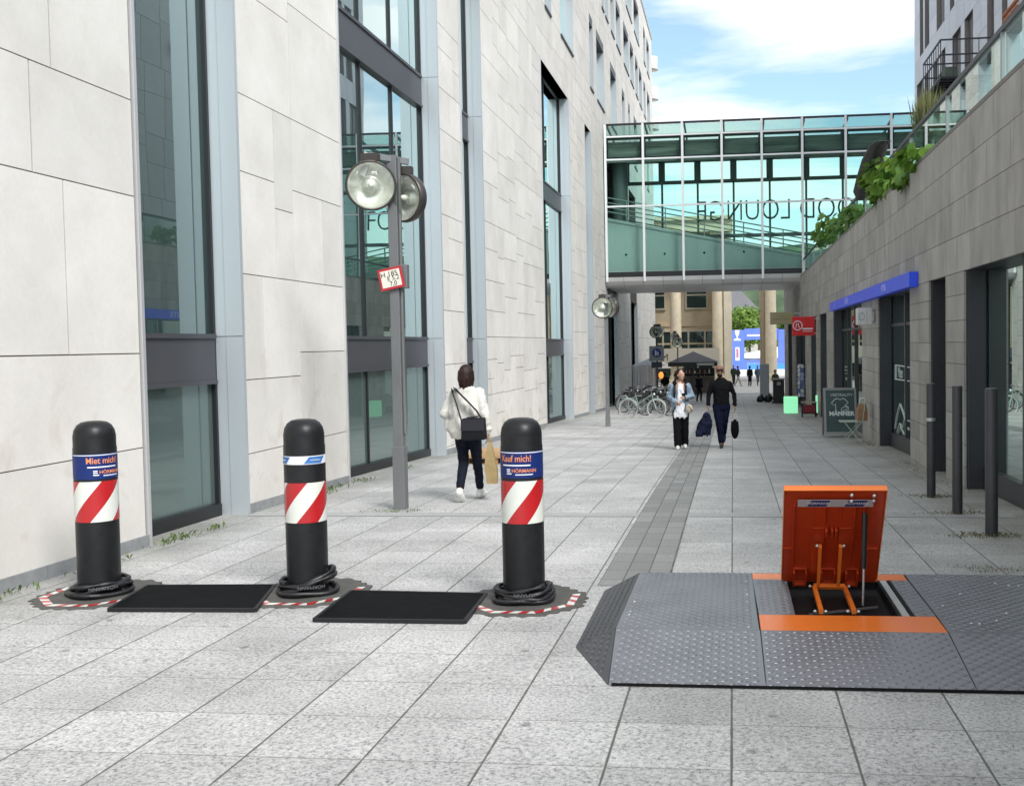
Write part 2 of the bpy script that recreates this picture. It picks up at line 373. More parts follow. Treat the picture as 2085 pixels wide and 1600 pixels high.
# ------------------------------------------------------------------ stone cladding helpers
def guillotine(y0, y1, z0, z1, wmax, hmax, rnd):
    w_, h_ = y1-y0, z1-z0
    if w_ <= wmax and h_ <= hmax and not (w_ > .7 and h_ > .7 and rnd.random() < .12): return [(y0, y1, z0, z1)]
    if w_/wmax > h_/hmax and w_ > .5:
        c = y0+w_*rnd.uniform(.3, .7); return guillotine(y0, c, z0, z1, wmax, hmax, rnd)+guillotine(c, y1, z0, z1, wmax, hmax, rnd)
    if h_ > .5:
        c = z0+h_*rnd.uniform(.35, .65); return guillotine(y0, y1, z0, c, wmax, hmax, rnd)+guillotine(y0, y1, c, z1, wmax, hmax, rnd)
    return [(y0, y1, z0, z1)]
def clad(b, X, sgn, rects, gap, th=.03):          # slabs standing a little off the wall face; sgn: direction of the street
    for (y0, y1, z0, z1) in rects:
        g = gap/2; gy = gap*.95
        if y1-y0 < 3*gap or z1-z0 < 3*gap: continue
        b.box(min(X, X-sgn*th), max(X, X-sgn*th), y0+gy, y1-gy, z0+g, z1-g)
def minus(a0, a1, holes):
    out = []; c = a0
    for h0, h1 in sorted(holes):
        if h0 > c: out.append((c, h0))
        c = max(c, h1)
    if c < a1: out.append((c, a1))
    return out

# ------------------------------------------------------------------ left: office building in pale limestone
LX = -5.66
def limestone(name, c, dirt=True):
    m, n, l, b, o = newmat(name); M = lambda op, a, c_=None: mth(op, a, c_, None, n, l)
    ge = n.new('ShaderNodeNewGeometry'); tcn = n.new('ShaderNodeTexCoord')
    a = n.new('ShaderNodeTexNoise'); a.inputs['Scale'].default_value = 1.3; a.inputs['Detail'].default_value = 7; a.inputs['Roughness'].default_value = .6; l.new(ge.outputs['Position'], a.inputs['Vector'])
    f = n.new('ShaderNodeTexNoise'); f.inputs['Scale'].default_value = 28; f.inputs['Detail'].default_value = 5; l.new(ge.outputs['Position'], f.inputs['Vector'])
    cr = n.new('ShaderNodeValToRGB'); e = cr.color_ramp.elements
    e[0].position = .32; e[0].color = (c[0]*.92, c[1]*.915, c[2]*.90, 1); e[1].position = .68; e[1].color = (c[0]*1.05, c[1]*1.05, c[2]*1.05, 1); l.new(a.outputs['Fac'], cr.inputs[0])
    mr = n.new('ShaderNodeMapRange'); mr.inputs['To Min'].default_value = .925; mr.inputs['To Max'].default_value = 1.045; l.new(ge.outputs['Random Per Island'], mr.inputs['Value'])
    t = M('MULTIPLY', mr.outputs[0], M('ADD', M('MULTIPLY', f.outputs['Fac'], .12), .94))
    # a few darker blotches in the stone near the foot of the wall
    bl = n.new('ShaderNodeTexNoise'); bl.inputs['Scale'].default_value = 2.3; bl.inputs['Detail'].default_value = 5; bl.inputs['Distortion'].default_value = .6; l.new(ge.outputs['Position'], bl.inputs['Vector'])
    sp = n.new('ShaderNodeSeparateXYZ'); l.new(ge.outputs['Position'], sp.inputs[0])
    hz = n.new('ShaderNodeMapRange'); hz.inputs['From Min'].default_value = 2.2; hz.inputs['From Max'].default_value = -.4; l.new(sp.outputs['Z'], hz.inputs['Value'])
    bt = n.new('ShaderNodeMapRange'); bt.inputs['From Min'].default_value = .56; bt.inputs['From Max'].default_value = .68; bt.inputs['To Max'].default_value = .8 if dirt else .1; l.new(bl.outputs['Fac'], bt.inputs['Value'])
    v = n.new('ShaderNodeVectorMath'); v.operation = 'SCALE'; l.new(cr.outputs[0], v.inputs[0]); l.new(t, v.inputs['Scale'])
    mx = n.new('ShaderNodeMix'); mx.data_type = 'RGBA'; l.new(M('MULTIPLY', bt.outputs[0], M('ADD', M('MULTIPLY', hz.outputs[0], .62), .10)), mx.inputs['Factor']); l.new(v.outputs[0], mx.inputs['A'])
    mx.inputs['B'].default_value = (c[0]*.66, c[1]*.60, c[2]*.52, 1)
    l.new(mx.outputs['Result'], b.inputs['Base Color']); b.inputs['Roughness'].default_value = .72; b.inputs['Specular IOR Level'].default_value = .3
    bp = n.new('ShaderNodeBump'); bp.inputs['Strength'].default_value = .15; bp.inputs['Distance'].default_value = .004; l.new(f.outputs['Fac'], bp.inputs['Height']); l.new(bp.outputs[0], b.inputs['Normal'])
    return m
LIME = limestone('limestone', (.695, .668, .632))
jointm = mat('joint_dark', (.12, .11, .10), .9)  # dark backing colour seen in the gaps between slabs
alu = mat('pale_aluminium', (.50, .545, .575), .38, .35, var=.03, scale=1.2, stretch=(1, 1, .15))
alu2 = mat('trim_aluminium', (.62, .62, .63), .35, .5)
darkmet = mat('dark_metal', (.045, .047, .055), .45, .2, var=.08, scale=2)
black = mat('black_frame', (.012, .013, .015), .45)
spand = mat('spandrel_metal', (.075, .077, .087), .42, .3, var=.06, scale=1.5)
LGLASS = mirror_glass('facade_glass', (.035, .06, .06), (.80, .92, .90), 2.1, wav=.03, pow_=3.0)
LGLASS2 = mirror_glass('ground_floor_glass', (.085, .12, .115), (.72, .85, .82), .45, wav=.03, pow_=2.2)
BASE_L = Vector((LX, 20, G(20)))
office = thing('office_building', 'long pale limestone office building with tall recessed glass slots lining the street', 'building', BASE_L)
bigw = [(9.42, 11.41), (14.66, 19.76), (21.55, 23.3), (30.95, 36.2), (40.2, 41.9)]
TOPW = 10.35
stone = MB(); back = MB()
rnd = random.Random(5)
segs = minus(-6, 46.2, bigw)
custom = {0: [(-6, 6.6, -1.5, .82), (6.6, 9.36, -1.5, .82), (-6, 7.05, .82, 1.725), (7.05, 9.36, .82, 1.725), (-6, 6.4, 1.725, 3.22), (6.4, 8.30, 1.725, 3.22), (8.30, 9.36, 1.725, 3.22),
              (-6, 7.92, 3.22, 4.13), (7.92, 9.36, 3.22, 4.13), (-6, 8.2, 4.13, 5.5), (8.2, 9.36, 4.13, 5.5), (-6, 9.36, 5.5, 6.7), (-6, 9.36, 6.7, 8.6), (-6, 9.36, 8.6, 10.35)],
          1: [(11.46, 14.62, -1.5, .52), (11.46, 13.07, .52, 1.39), (13.07, 13.5, .52, 1.70), (13.5, 14.62, .52, 1.70), (11.46, 12.02, 1.39, 2.63), (12.02, 13.07, 1.39, 2.63), (13.07, 14.62, 1.70, 2.63),
              (11.46, 12.43, 2.63, 3.82), (12.43, 12.96, 2.63, 3.5), (12.96, 13.93, 2.63, 3.8), (13.93, 14.62, 2.63, 3.8), (11.46, 12.43, 3.82, 4.72), (12.43, 12.96, 3.5, 4.72), (12.96, 14.62, 3.8, 4.72),
              (11.46, 12.97, 4.72, 5.95), (12.97, 14.62, 4.72, 6.2), (11.46, 12.97, 5.95, 7.6), (12.97, 14.62, 6.2, 7.6), (11.46, 14.62, 7.6, 9), (11.46, 14.62, 9, 10.35)]}
for i, (a, c) in enumerate(segs):
    if i in custom: clad(stone, LX, 1, custom[i], .011)
    else: clad(stone, LX, 1, guillotine(a+.05 if i else a, c-.05, -2.6, TOPW, 1.5, 1.15, rnd), .013)
    back.box(LX-.75, LX-.012, a+.02, c-.02, -3, TOPW)
rows = [(10.35, 12.2, []), (12.2, 15.2, [(31.9, 33), (34.9, 37.6), (42.2, 43.2), (44.4, 46.9), (49.5, 51.9), (54.75, 56), (58.1, 59), (61.3, 63.2), (66.5, 68.2), (70.5, 72)]), (15.2, 16.8, []),
        (16.8, 19.1, [(20, 22), (26, 28), (33, 35), (39, 41), (46.5, 47.3), (47.8, 48.9), (50.05, 51.5), (52.4, 54.3), (56, 58.7), (59.6, 61.6), (62.8, 64.5), (65.4, 67.3), (68.7, 70.1), (71.5, 73.8)]), (19.1, 20.4, []),
        (20.4, 22.75, [(30, 32), (38, 41), (47, 49), (52, 54.5), (57.6, 60.9), (62.3, 65.6), (69.1, 70.5), (71.7, 73.8)]), (22.75, 23.85, [])]
for z0, z1, hs in rows:
    for a, c in minus(-6, 76.3, hs):
        clad(stone, LX, 1, guillotine(a, c, z0, z1, 1.9, 1.1, rnd), .014)
        back.box(LX-.75, LX-.012, a, c, z0, z1)
low = [(46.9, 50.9), (57.6, 61.6)]
for a, c in minus(46.2, 76.3, low):
    clad(stone, LX, 1, guillotine(a, c, -2.8, TOPW, 1.9, 1.3, rnd), .014); back.box(LX-.75, LX-.012, a, c, -3, TOPW)
part_wall = back.build('wall', jointm, office, world=True)
stone.build('stone_cladding', LIME, office, world=True)
rf = MB(); rf.box(LX-14, LX+.06, -6, 76.4, 23.85, 24.05); rf.box(LX-14, LX-.75, -6, 76.3, -3, 23.85)
rf.build('roof', mat('roof_edge', (.45, .45, .46), .5), office, world=True)
for i, (a, c) in enumerate(segs):
    k = max(1, int((c-a)/1.5))
    for q in range(k):
        y0, y1 = a+(c-a)*q/k, a+(c-a)*(q+1)/k
        pl = MB(); pl.bar((LX+.012, y0+.004, G(y0)+.05), (LX+.012, y1-.004, G(y1)+.05), .024, .13); pl.build('plinth', mat('plinth_metal', (.30, .31, .32), .5, .2, var=.15, scale=8), office, world=True)
def slot(y0, y1, z0, z1, mull=(), bands=(), depth=.35, pane=True, base=True, trim=.045):
    """One recessed window: pane, dark frame, pale metal reveal on the far side, sill and head."""
    fr = MB(); gx = LX-depth
    fr.box(gx-.02, gx+.05, y1-.045, y1-.001, z0, z1); fr.box(gx-.02, gx+.03, y0+.001, y0+.04, z0, z1)
    fr.box(gx-.03, gx+.045, y0, y1-.002, z1-.06, z1-.001)
    for m_ in mull: fr.box(gx-.02, gx+.035, m_-.022, m_+.022, z0, z1-.07)
    if base:
        fr.bar((gx+.03, y0+.01, G(y0)+.06), (gx+.03, y1-.05, G(y1)+.06), .11, .16)
    f = fr.build('window', black, office, world=True)
    zc_ = bands[0][0]-.02 if bands else z0
    gp = MB(); gp.box(gx-.04, gx, y0, y1, zc_, z1); gp.build('pane', LGLASS, f, world=True)
    if bands: gp = MB(); gp.box(gx-.04, gx, y0, y1, z0, zc_-.004); gp.build('pane', LGLASS2, f, world=True)
    for (b0, b1) in bands:
        q = MB(); q.box(gx-.01, gx+.06, y0+.05, y1-.05, b0, b1); q.box(gx-.01, gx+.085, y0+.045, y1-.048, b1-.002, b1+.05); q.box(gx-.01, gx+.085, y0+.045, y1-.048, b0-.045, b0+.002)
        q.build('spandrel', spand, f, world=True)
    rv = MB(); cuts = [z0]+[b1+.02 for b0, b1 in bands]+[z1-.001]
    for a, c in zip(cuts[:-1], cuts[1:]):
        rv.box(gx-.0, LX-.17, y1-.0, y1+.05, a+.004, c-.004); rv.box(LX-.17, LX+.03, y1-.012, y1+.05, a+.004, c-.004)
    rv.build('reveal', alu, f, world=True)
    t = MB(); t.box(LX-depth, LX+.025, y0-trim, y0+.002, z0, z1); t.build('trim', alu2, f, world=True)
    hd = MB(); hd.box(gx-.01, LX-.001, y0, y1, z1, z1+.04); hd.build('head_panel', darkmet, f, world=True)
B1, B2 = (1.40, 1.88), (6.42, 6.94)
slot(9.42, 11.41, -1.2, TOPW, (), (B1, B2))
slot(14.66, 19.76, -1.4, TOPW, (hitx(740, 600, LX-.35).y, hitx(794, 200, LX-.35).y), (B1, B2))
slot(21.55, 23.3, -1.5, TOPW, (), (B1, B2))
slot(30.95, 36.2, -1.8, TOPW, (33.2,), (B1, B2))
slot(40.2, 41.9, -2.0, TOPW, (), (B1, B2))
slot(46.9, 50.9, -2.2, 4.1, (48.8,), ()); slot(57.6, 61.6, -2.6, 4.1, (59.5,), ())
for z0, z1, hs in rows:
    for a, c in hs:
        if c < 30: continue
        fr = MB(); gx = LX-.3
        fr.box(gx-.04, gx+.02, a, c, z0, z1, 0); f = fr.build('window', LGLASS, office, world=True)
        q = MB(); q.box(gx, LX+.02, c-.001, c+.04, z0, z1-.3); q.build('reveal', alu, f, world=True)
        q = MB(); q.box(gx, LX-.002, a, c, z1-.32, z1+.03); q.build('head_panel', darkmet, f, world=True); q = MB(); q.box(gx, LX+.05, a, c, z0-.04, z0+.02); q.build('sill', darkmet, f, world=True)
for k, z in enumerate((17.5, 19.7, 21.9)):
    bal = MB(); bal.lathe([(.0, 0), (.5, 0), (.5, .12), (0, .12)], (LX-.1, 77.2, z), 20, caps=False); bal.lathe([(.46, .12), (.49, .95), (.45, .95), (.43, .12)], (LX-.1, 77.2, z), 20, caps=False); bal.build('balcony', mat('balcony_white', (.6, .58, .56), .5), office, world=True)

# ------------------------------------------------------------------ right: low shop terrace in grey stone
RX = 3.0
GREY = mat('grey_stone', (.365, .355, .338), .75, var=.2, scale=2.2, bump=.15, bscale=40, spec=.3, island=.13, stretch=(1, 1, .45))
RGLASS = mirror_glass('shop_glass', (.05, .085, .075), (.76, .90, .85), 1.1, pow_=1.1)
shops = thing('shop_terrace', 'low grey stone shop row with dark metal doorways and a glass railed roof terrace', 'shop building', (RX, 25, G(25)))
ops = [(6.2, 13.86), (15.03, 16.26), (17.99, 21.86), (24.55, 31.48), (33.64, 36.25), (37.84, 40.51), (43.42, 50.0), (53.05, 56.8)]
LIN = 2.62
st = MB(); bk = MB(); rnd = random.Random(11)
levels = [2.62, 3.10, 3.58, 4.06, 4.54]
for z0, z1 in zip(levels[:-1], levels[1:]):
    y = -6+rnd.random()
    while y < 60.6:
        y2 = min(60.6, y+rnd.uniform(.7, 1.25)); clad(st, RX, -1, [(y, y2, z0, z1)], .008); y = y2
for a, c in minus(-6, 60.6, ops):
    z = LIN
    while z > -2.6:
        h = rnd.choice((.29, .34, .30, .37, .27)); cuts = [a, c] if c-a < 1.6 else [a]+[a+(c-a)*k/round((c-a)/1.0) for k in range(1, round((c-a)/1.0))]+[c]
        for p, q in zip(cuts[:-1], cuts[1:]): clad(st, RX, -1, [(p, q, z-h, z)], .008)
        z -= h
    bk.box(RX+.012, RX+.6, a+.02, c-.02, -3, LIN)
bk.box(RX+.012, RX+.6, -6, 60.55, LIN+.02, 4.5)
bk.build('wall', jointm, shops, world=True); st.build('stone_cladding', GREY, shops, world=True)
sl_ = MB(); sl_.box(RX-.0, RX+.62, -6, 60.6, 4.545, 4.60); sl_.build('coping', mat('coping_stone', (.20, .19, .175), .7, var=.15, scale=5), shops, world=True)
sl_ = MB(); sl_.box(RX+.63, 11, -6, 60.6, 4.3, 4.5); sl_.box(RX+1.2, 11, -6, 60.6, -3, 4.3); sl_.build('roof_terrace', mat('terrace_floor', (.25, .24, .22), .8, var=.1), shops, world=True)
for i, (a, c) in enumerate(ops):
    dp = .26; gx = RX+dp; gy = G(.5*(a+c))
    fr = MB(); fr.box(RX+.03, gx+.3, c-.002, c+.02, -3, LIN); fr.box(RX+.03, gx+.3, a-.02, a+.002, -3, LIN); fr.box(RX+.03, gx+.3, a, c, LIN-.002, LIN+.02)
    fr.box(RX+.04, gx, c-.06, c-.004, -3, LIN-.004); 
    fr.bar((gx, a+.02, G(a)+.1), (gx, c-.07, G(c)+.1), .07, .36)
    f = fr.build('shopfront', darkmet, shops, world=True)
    if i == 1:
        dr = MB(); dr.box(gx-.05, gx, a+.02, c-.07, -3, LIN-.02, 0); d = dr.build('door', darkmet, f, world=True)
        hd = MB(); hd.bar((gx-.09, a+.28, .78), (gx-.09, a+.42, .78), .025); hd.bar((gx-.09, a+.28, .78), (gx-.04, a+.28, .78), .025); hd.build('handle', alu2, d, world=True)
        continue
    nm = max(1, round((c-a)/1.9))
    gl = MB(); gl.box(gx+.02, gx+.05, a, c, -3, LIN); gl.build('pane', RGLASS, f, world=True)
    mu = MB()
    for k in range(1, nm): y = a+(c-a)*k/nm; mu.box(gx-.03, gx+.02, y-.03, y+.03, -3, LIN-.01)
    if i in (2, 3): mu.box(gx-.02, gx+.02, a+.02, c-.07, 2.0, 2.06)
    if mu.v: mu.build('mullion', darkmet, f, world=True)
# ------------------------------------------------------------------ glass footbridge across the street
YF, YB = 46.2, 52.0
XL_, XR_ = LX+.06, 10.9
bridge = thing('glass_footbridge', 'enclosed footbridge of greenish glass with pale mullions crossing above the street', 'footbridge', (-1.3, 49, 4.2))
white_al = mat('bridge_aluminium', (.80, .81, .82), .4)
BG = clear_glass('bridge_glass', (.82, .93, .90), 4.0, (.85, .96, .94))
BG2 = clear_glass('bridge_rear_glass', (.87, .965, .945), 4.0, (.85, .96, .94))
mx_ = [-5.56, -3.87, -2.12, -.38, 1.37, 3.13, 5.0, 6.95, 8.7, 10.4]
tz = [9.93, 10.94, 7.85]
for x in mx_:
    b = MB(); b.box(x-.05, x+.05, YF-.10, YF+.03, 4.5, 11.5); b.build('mullion', white_al, bridge, world=True)
for z in tz:
    b = MB(); b.box(XL_, XR_, YF-.07, YF+.02, z-.035, z+.035); b.build('transom', white_al, bridge, world=True)
b = MB(); b.box(XL_, XR_, YF-.06, YF+.05, 11.44, 11.52); b.box(XL_, XR_, YF-.04, YF+.05, 4.72, 4.93); b.build('edge_trim', black, bridge, world=True)
zs = [4.93, 7.85, 9.93, 10.94, 11.44]
xs = [XL_]+mx_[1:]+[XR_]
for i in range(len(xs)-1):
    for j in range(4):
        b = MB(); b.box(xs[i]+.052, xs[i+1]-.052, YF-.012, YF, zs[j]+.036, zs[j+1]-.036); b.build('pane', BG, bridge, world=True)
b = MB()
for i in range(len(mx_)-1):         # dark frames of the opening lights in the second row
    a, c = mx_[i]+.052, mx_[i+1]-.052
    b.box(a, c, YF+.001, YF+.05, 10.80, 10.90); b.box(a, c, YF+.001, YF+.05, 9.97, 10.04); b.box(a, a+.07, YF+.001, YF+.05, 10.04, 10.8); b.box(c-.09, c, YF+.001, YF+.05, 10.04, 10.8)
b.build('opening_frame', black, bridge, world=True)
b = MB(); b.box(XL_, XR_, YF+.25, YF+1.2, 10.05, 10.75); b.box(XL_, XR_, YF+1.2, YB-.1, 10.68, 10.76); b.build('ceiling', mat('bridge_ceiling', (.15, .155, .14), .6, var=.55, scale=.9, stretch=(.5, 1, 7)), bridge, world=True)
b = MB(); b.box(XL_, XR_, YF+.3, YF+.36, 10.90, 11.06); b.box(XL_, XR_, YF+.3, YF+.5, 9.86, 10.05)
for x in mx_: b.bar((x+.1, YF+.06, 11.40), (x+.1, YB, 11.05), .07, .12)
b.build('roof_beam', mat('beam_grey', (.20, .21, .205), .5), bridge, world=True)
b = MB(); b.add([(XL_, YF+.05, 11.47), (XR_, YF+.05, 11.47), (XR_, YB+.1, 11.10), (XL_, YB+.1, 11.10)], [(0, 1, 2, 3)]); b.build('glass_roof', BG2, bridge, world=True)
# rear face
rx_ = [-5.2+1.78*k for k in range(10)]
frm = mat('rear_frame', (.30, .32, .315), .5)
for x in rx_:
    b = MB(); b.box(x-.05, x+.05, YB-.08, YB+.02, 4.9, 10.9); b.box(x-.16, x+.16, YB-.2, YB-.085, 9.75, 10.9); b.build('rear_mullion', frm, bridge, world=True)
for z in (9.72, 7.0, 10.85):
    b = MB(); b.box(XL_, XR_, YB-.06, YB+.0, z-.09, z+.09); b.build('rear_transom', frm, bridge, world=True)
b = MB(); b.box(XL_, XR_, YB+.021, YB+.03, 4.95, 10.9); b.build('rear_pane', BG2, bridge, world=True)
b = MB(); b.lathe([(.36, 5), (.36, 10.1)], (-5.05, YF+1.2, 0), 20); b.build('column', mat('dark_column', (.13, .145, .145), .5), bridge, world=True)
# ramp inside with a solid sloping parapet and handrails
rampm = mat('ramp_parapet', (.47, .49, .485), .6, var=.08, scale=.8, stretch=(3, 1, .2))
def zr(x): return hity(1235, 452, YF+1).z+(x-XL_)*((hity(1620, 522, YF+1).z-hity(1235, 452, YF+1).z)/(hity(1620, 522, YF+1).x-XL_))
b = MB(); x0, x1 = XL_, 6.2
P = [(x0, 4.75), (x1, 4.75), (x1, zr(x1)), (x0, zr(x0))]
b.prism(P, lambda u, v, t: (u, t, v), YF+.55, YF+.7)
b.prism([(x0, zr(x0)), (x1, zr(x1)), (x1, zr(x1)+.12), (x0, zr(x0)+.12)], lambda u, v, t: (u, t, v), YF+.5, YF+.75)
b.build('ramp_parapet', rampm, bridge, world=True)
b = MB()
for x in (-4.75, -3.0, -1.22, .55, 2.3): b.ell((x, YF+.54, 5.75), (.05, .03, .05), 8, 6)
b.build('fixing', black, bridge, world=True)
b = MB()
for dz, y in ((.42, YF+.62), (.62, YF+.62), (.82, YF+.62), (1.05, YF+.62), (.55, YB-1.4), (.8, YB-1.4)): b.tube([(x0, y, zr(x0)+dz), (x1, y, zr(x1)+dz)], .03, 6)
for k in range(7): x = x0+.9+1.75*k; b.bar((x, YF+.62, zr(x)), (x, YF+.62, zr(x)+1.06), .05)
b.build('handrail', mat('rail_steel', (.30, .33, .33), .4, .3), bridge, world=True)
# soffit with metal panels
sof = mat('soffit_panel', (.62, .615, .61), .4, .1, var=.05, scale=2, island=.06)
b = MB(); k = 0; x = XL_-.1
prof = [(YF-.03, 4.70), (YF+.03, 4.52), (YF+.18, 4.36), (YF+.42, 4.28), (YB-.2, 4.24), (YB, 4.5)]
while x < 3.2:
    x2 = min(x+.88, 3.2)
    vs = [(xx, y, z) for xx in (x+.006, x2-.006) for y, z in prof]; q = len(prof)
    b.add(vs, [(i, i+1, q+i+1, q+i) for i in range(q-1)]); x = x2
b.build('soffit', sof, bridge, world=True, fix=False)
b = MB(); b.box(XL_, XR_, YF+.05, YB-.02, 4.56, 4.74); b.build('floor', mat('bridge_floor', (.08, .08, .08), .7), bridge, world=True)
b = MB(); b.box(3.0, XR_, YF, YF+.1, 4.1, 4.56); b.build('edge_beam', frm, bridge, world=True)
xt0, xt1 = hity(1420, 430, YB-.5).x, hity(1762, 430, YB-.5).x
sgn = MB(); vs, fs = text_mesh('FOOD LOUNGE', 1.45, .03, 'CENTER', -.018)
wmx = max(v[0] for v in vs); wmn = min(v[0] for v in vs); zc = hity(1600, 428, YB-.5).z
sgn.add([((xt0+xt1)/2-(x-(wmx+wmn)/2)*(xt1-xt0)/(wmx-wmn), YB-.5+z, zc+y) for x, y, z in vs], fs)
so_ = sgn.build('roof_lettering', mat('letter_dark', (.16, .18, .18), .5), None, fix=False)
tag(so_, 'dark lettering reading food lounge, seen from behind through the footbridge glass', 'lettering')

# ------------------------------------------------------------------ glass balustrade along the terrace
BALG = clear_glass('balustrade_glass', (.86, .95, .92), 3.0, (.95, 1, .98), True)
bals = thing('terrace_balustrade', 'glass balustrade with slim dark top rail on the grey stone roof terrace', 'balustrade', (RX+.15, 25, 4.6))
b = MB(); b.box(RX+.12, RX+.19, 4, 60, 5.27, 5.33); b.build('top_rail', darkmet, bals, world=True)
steel = mat('post_steel', (.30, .32, .32), .4, .6)
ysb = [6.3+k*3.1 for k in range(17)]+[60]
for y in ysb:
    b = MB(); b.box(RX+.13, RX+.18, y-.03, y+.03, 4.58, 5.28); b.build('post', steel, bals, world=True)
for a, c in zip(ysb[:-1], ysb[1:]):
    b = MB(); b.box(RX+.148, RX+.160, a+.04, c-.04, 4.62, 5.26); b.build('glass_panel', BALG, bals, world=True)

# ------------------------------------------------------------------ building behind the terrace
TX_ = 11.0
tower = thing('terrace_house', 'tall pale grey apartment block with brown window strips behind the roof terrace', 'apartment block', (TX_, 46, 4.5))
cream = mat('tower_panel', (.70, .69, .72), .55, island=.06, var=.04, scale=2)
yy = lambda px, py=120: hitx(px, py, TX_).y
z_hi = hitx(1873.8, 116, TX_).z; 
b = MB(); bk = MB(); y0t, y1t = 27, hitx(1862, 100, TX_).y
up = [(yy(1880), yy(1873)), (yy(1892, 90), yy(1883, 90)), (yy(1923, 40), yy(1907, 40)), (yy(1943, 20), yy(1934, 20)), (yy(1981), yy(1964)), (yy(2024), yy(2010)), (yy(2051), yy(2040))]
lo_ = [(yy(1879, 200), yy(1867, 200)), (yy(1891, 200), yy(1883, 200)), (yy(1909, 200), yy(1900, 200)), (yy(1925, 190), yy(1917, 190)), (yy(1956), yy(1939)), (yy(1981), yy(1964)), (yy(2024), yy(2010)), (yy(2051), yy(2040))]
bands = [(4.5, 7.9, []), (7.9, 13.2, [(h0-.1, h1+.1) for h0, h1 in lo_[3:]]), (13.2, z_hi-1.4, lo_), (z_hi-1.4, z_hi, []), (z_hi, z_hi+4.4, up), (z_hi+4.4, z_hi+5.8, []), (z_hi+5.8, 30, up)]
rnd = random.Random(3); brownw = mat('window_brown', (.17, .148, .14), .35, var=.2, scale=3)
for z0, z1, hs in bands:
    for a, c in minus(y0t, y1t, hs):
        clad(b, TX_, -1, guillotine(a, c, z0, z1, 2.2, 2.0, rnd), .02); bk.box(TX_+.01, TX_+.5, a, c, z0, z1)
    for a, c in hs:
        q = MB(); q.box(TX_+.20, TX_+.24, a, c, z0, z1); f = q.build('window', brownw, tower, world=True)
        q = MB(); q.box(TX_+.0, TX_+.195, c-.04, c-.003, z0+.01, z1-.01); q.bar((TX_+.18, .5*(a+c), z0), (TX_+.18, .5*(a+c), z1), .06); q.build('frame', mat('frame_greybrown', (.24, .22, .215), .5), f, world=True)
bk.build('wall', mat('tower_joint', (.16, .16, .17), .8), tower, world=True); b.build('facade_panel', cream, tower, world=True)
b = MB(); b.box(TX_+.51, 26, y0t, y1t, 0, 30); b.box(TX_-.05, 26, y0t, y1t+.05, 30, 30.3); b.build('roof', mat('tower_body', (.36, .35, .37), .6), tower, world=True)
# projecting steel balcony with crates and plants
XB = 8.9
bn = hitx(1915, 82, XB); bf = hitx(1880, 135, XB); zfl = hitx(1915, 158, XB).z; ztop = bn.z
bal = MB(); ya, yb = bn.y, bf.y
for z in (ztop, .5*(ztop+zfl)+.15, zfl):
    bal.bar((XB, ya, z), (XB, yb, z), .06); bal.bar((XB, ya, z), (TX_, ya, z), .06); bal.bar((XB, yb, z), (TX_, yb, z), .06)
for k in range(9): y = ya+(yb-ya)*k/8; bal.bar((XB, y, zfl), (XB, y, ztop), .03)
for k in range(5): x = XB+(TX_-XB)*k/4; bal.bar((x, ya, zfl), (x, ya, ztop), .03)
bal.build('balcony_railing', darkmet, tower, world=True)
bal = MB(); bal.box(XB, TX_, ya, yb, zfl-.08, zfl-.02); 
for k in range(10): y = ya+(yb-ya)*(k+.5)/10; bal.bar((XB, y, zfl-.12), (TX_, y, zfl-.12), .06)
bal.build('balcony_floor', black, tower, world=True)
bx = MB(); bx.box(XB+.25, XB+.75, ya+.3, ya+2.0, zfl, zfl+.5); cr_ = bx.build('planter_box', mat('planter_green', (.10, .13, .10), .7, var=.2), None); tag(cr_, 'green planter box standing on the steel balcony of the apartment block', 'planter')
tc_ = MB(); tcy = yy(2068, 25)
for k in range(7):
    for j in range(2): tc_.ell((TX_-.2, tcy+.3*(k-3), hitx(2068, 25, TX_).z+.25*j-.1), (.08, .22, .09), 8, 6)
o_ = tc_.build('climbing_plant', mat('terracotta_leaf', (.42, .15, .07), .7, var=.4, scale=5), None); tag(o_, 'orange autumn coloured climber on the apartment block wall at upper right', 'plant')

# ------------------------------------------------------------------ colonnaded hall across the square
YC = 82.0
sand = mat('sandstone', (.78, .67, .49), .75, var=.13, scale=1.6, bump=.1)
sand2 = mat('sandstone_wall', (.64, .53, .37), .78, var=.12, scale=1.2)
GZ = G(90)
hall = thing('colonnaded_hall', 'sandstone hall with giant round columns and cream framed windows beyond the footbridge', 'building', (-6, YC, GZ))
def shaft(x, y, r, z1, name, par):
    b = MB(); b.box(x-r*1.3, x+r*1.3, y-r*1.3, y+r*1.3, GZ-.05, GZ+.3)
    b.lathe([(r*1.18, GZ+.3), (r*1.18, GZ+.5)], (x, y, 0), 28); b.lathe([(r*1.16, GZ+.5), (r, GZ+.62)], (x, y, 0), 28); z = GZ+.62; k = 0
    while z < z1-.2:
        z2 = min(z1, z+1.02); rr = r*(1-.012*k)
        b.lathe([(rr, z), (rr, z2-.012)], (x, y, 0), 28); b.lathe([(rr-.012, z2-.012), (rr-.012, z2)], (x, y, 0), 28, caps=False); z = z2; k += 1
    b.box(x-r*1.15, x+r*1.15, y-r*1.15, y+r*1.15, z1-.01, z1+.35)
    return b.build(name, sand, par, world=True)
cx_ = [-14.6, -11.4, -8.0, -4.46, -1.14]
for x in cx_: shaft(x, YC, .46, 10.0, 'column', hall)
b = MB(); b.box(-.66, -.04, YC-.3, YC+9, GZ-.1, 10.3); b.build('pilaster', mat('sandstone_light', (.80, .71, .54), .75, var=.1, scale=1.5), hall, world=True)
b = MB(); b.box(-40, -.02, YC-.75, YC+10, 10.36, 11.25); b.box(-40, .1, YC-1.0, YC+10, 11.25, 11.55); b.build('entablature', sand, hall, world=True)
YW = YC+3.2
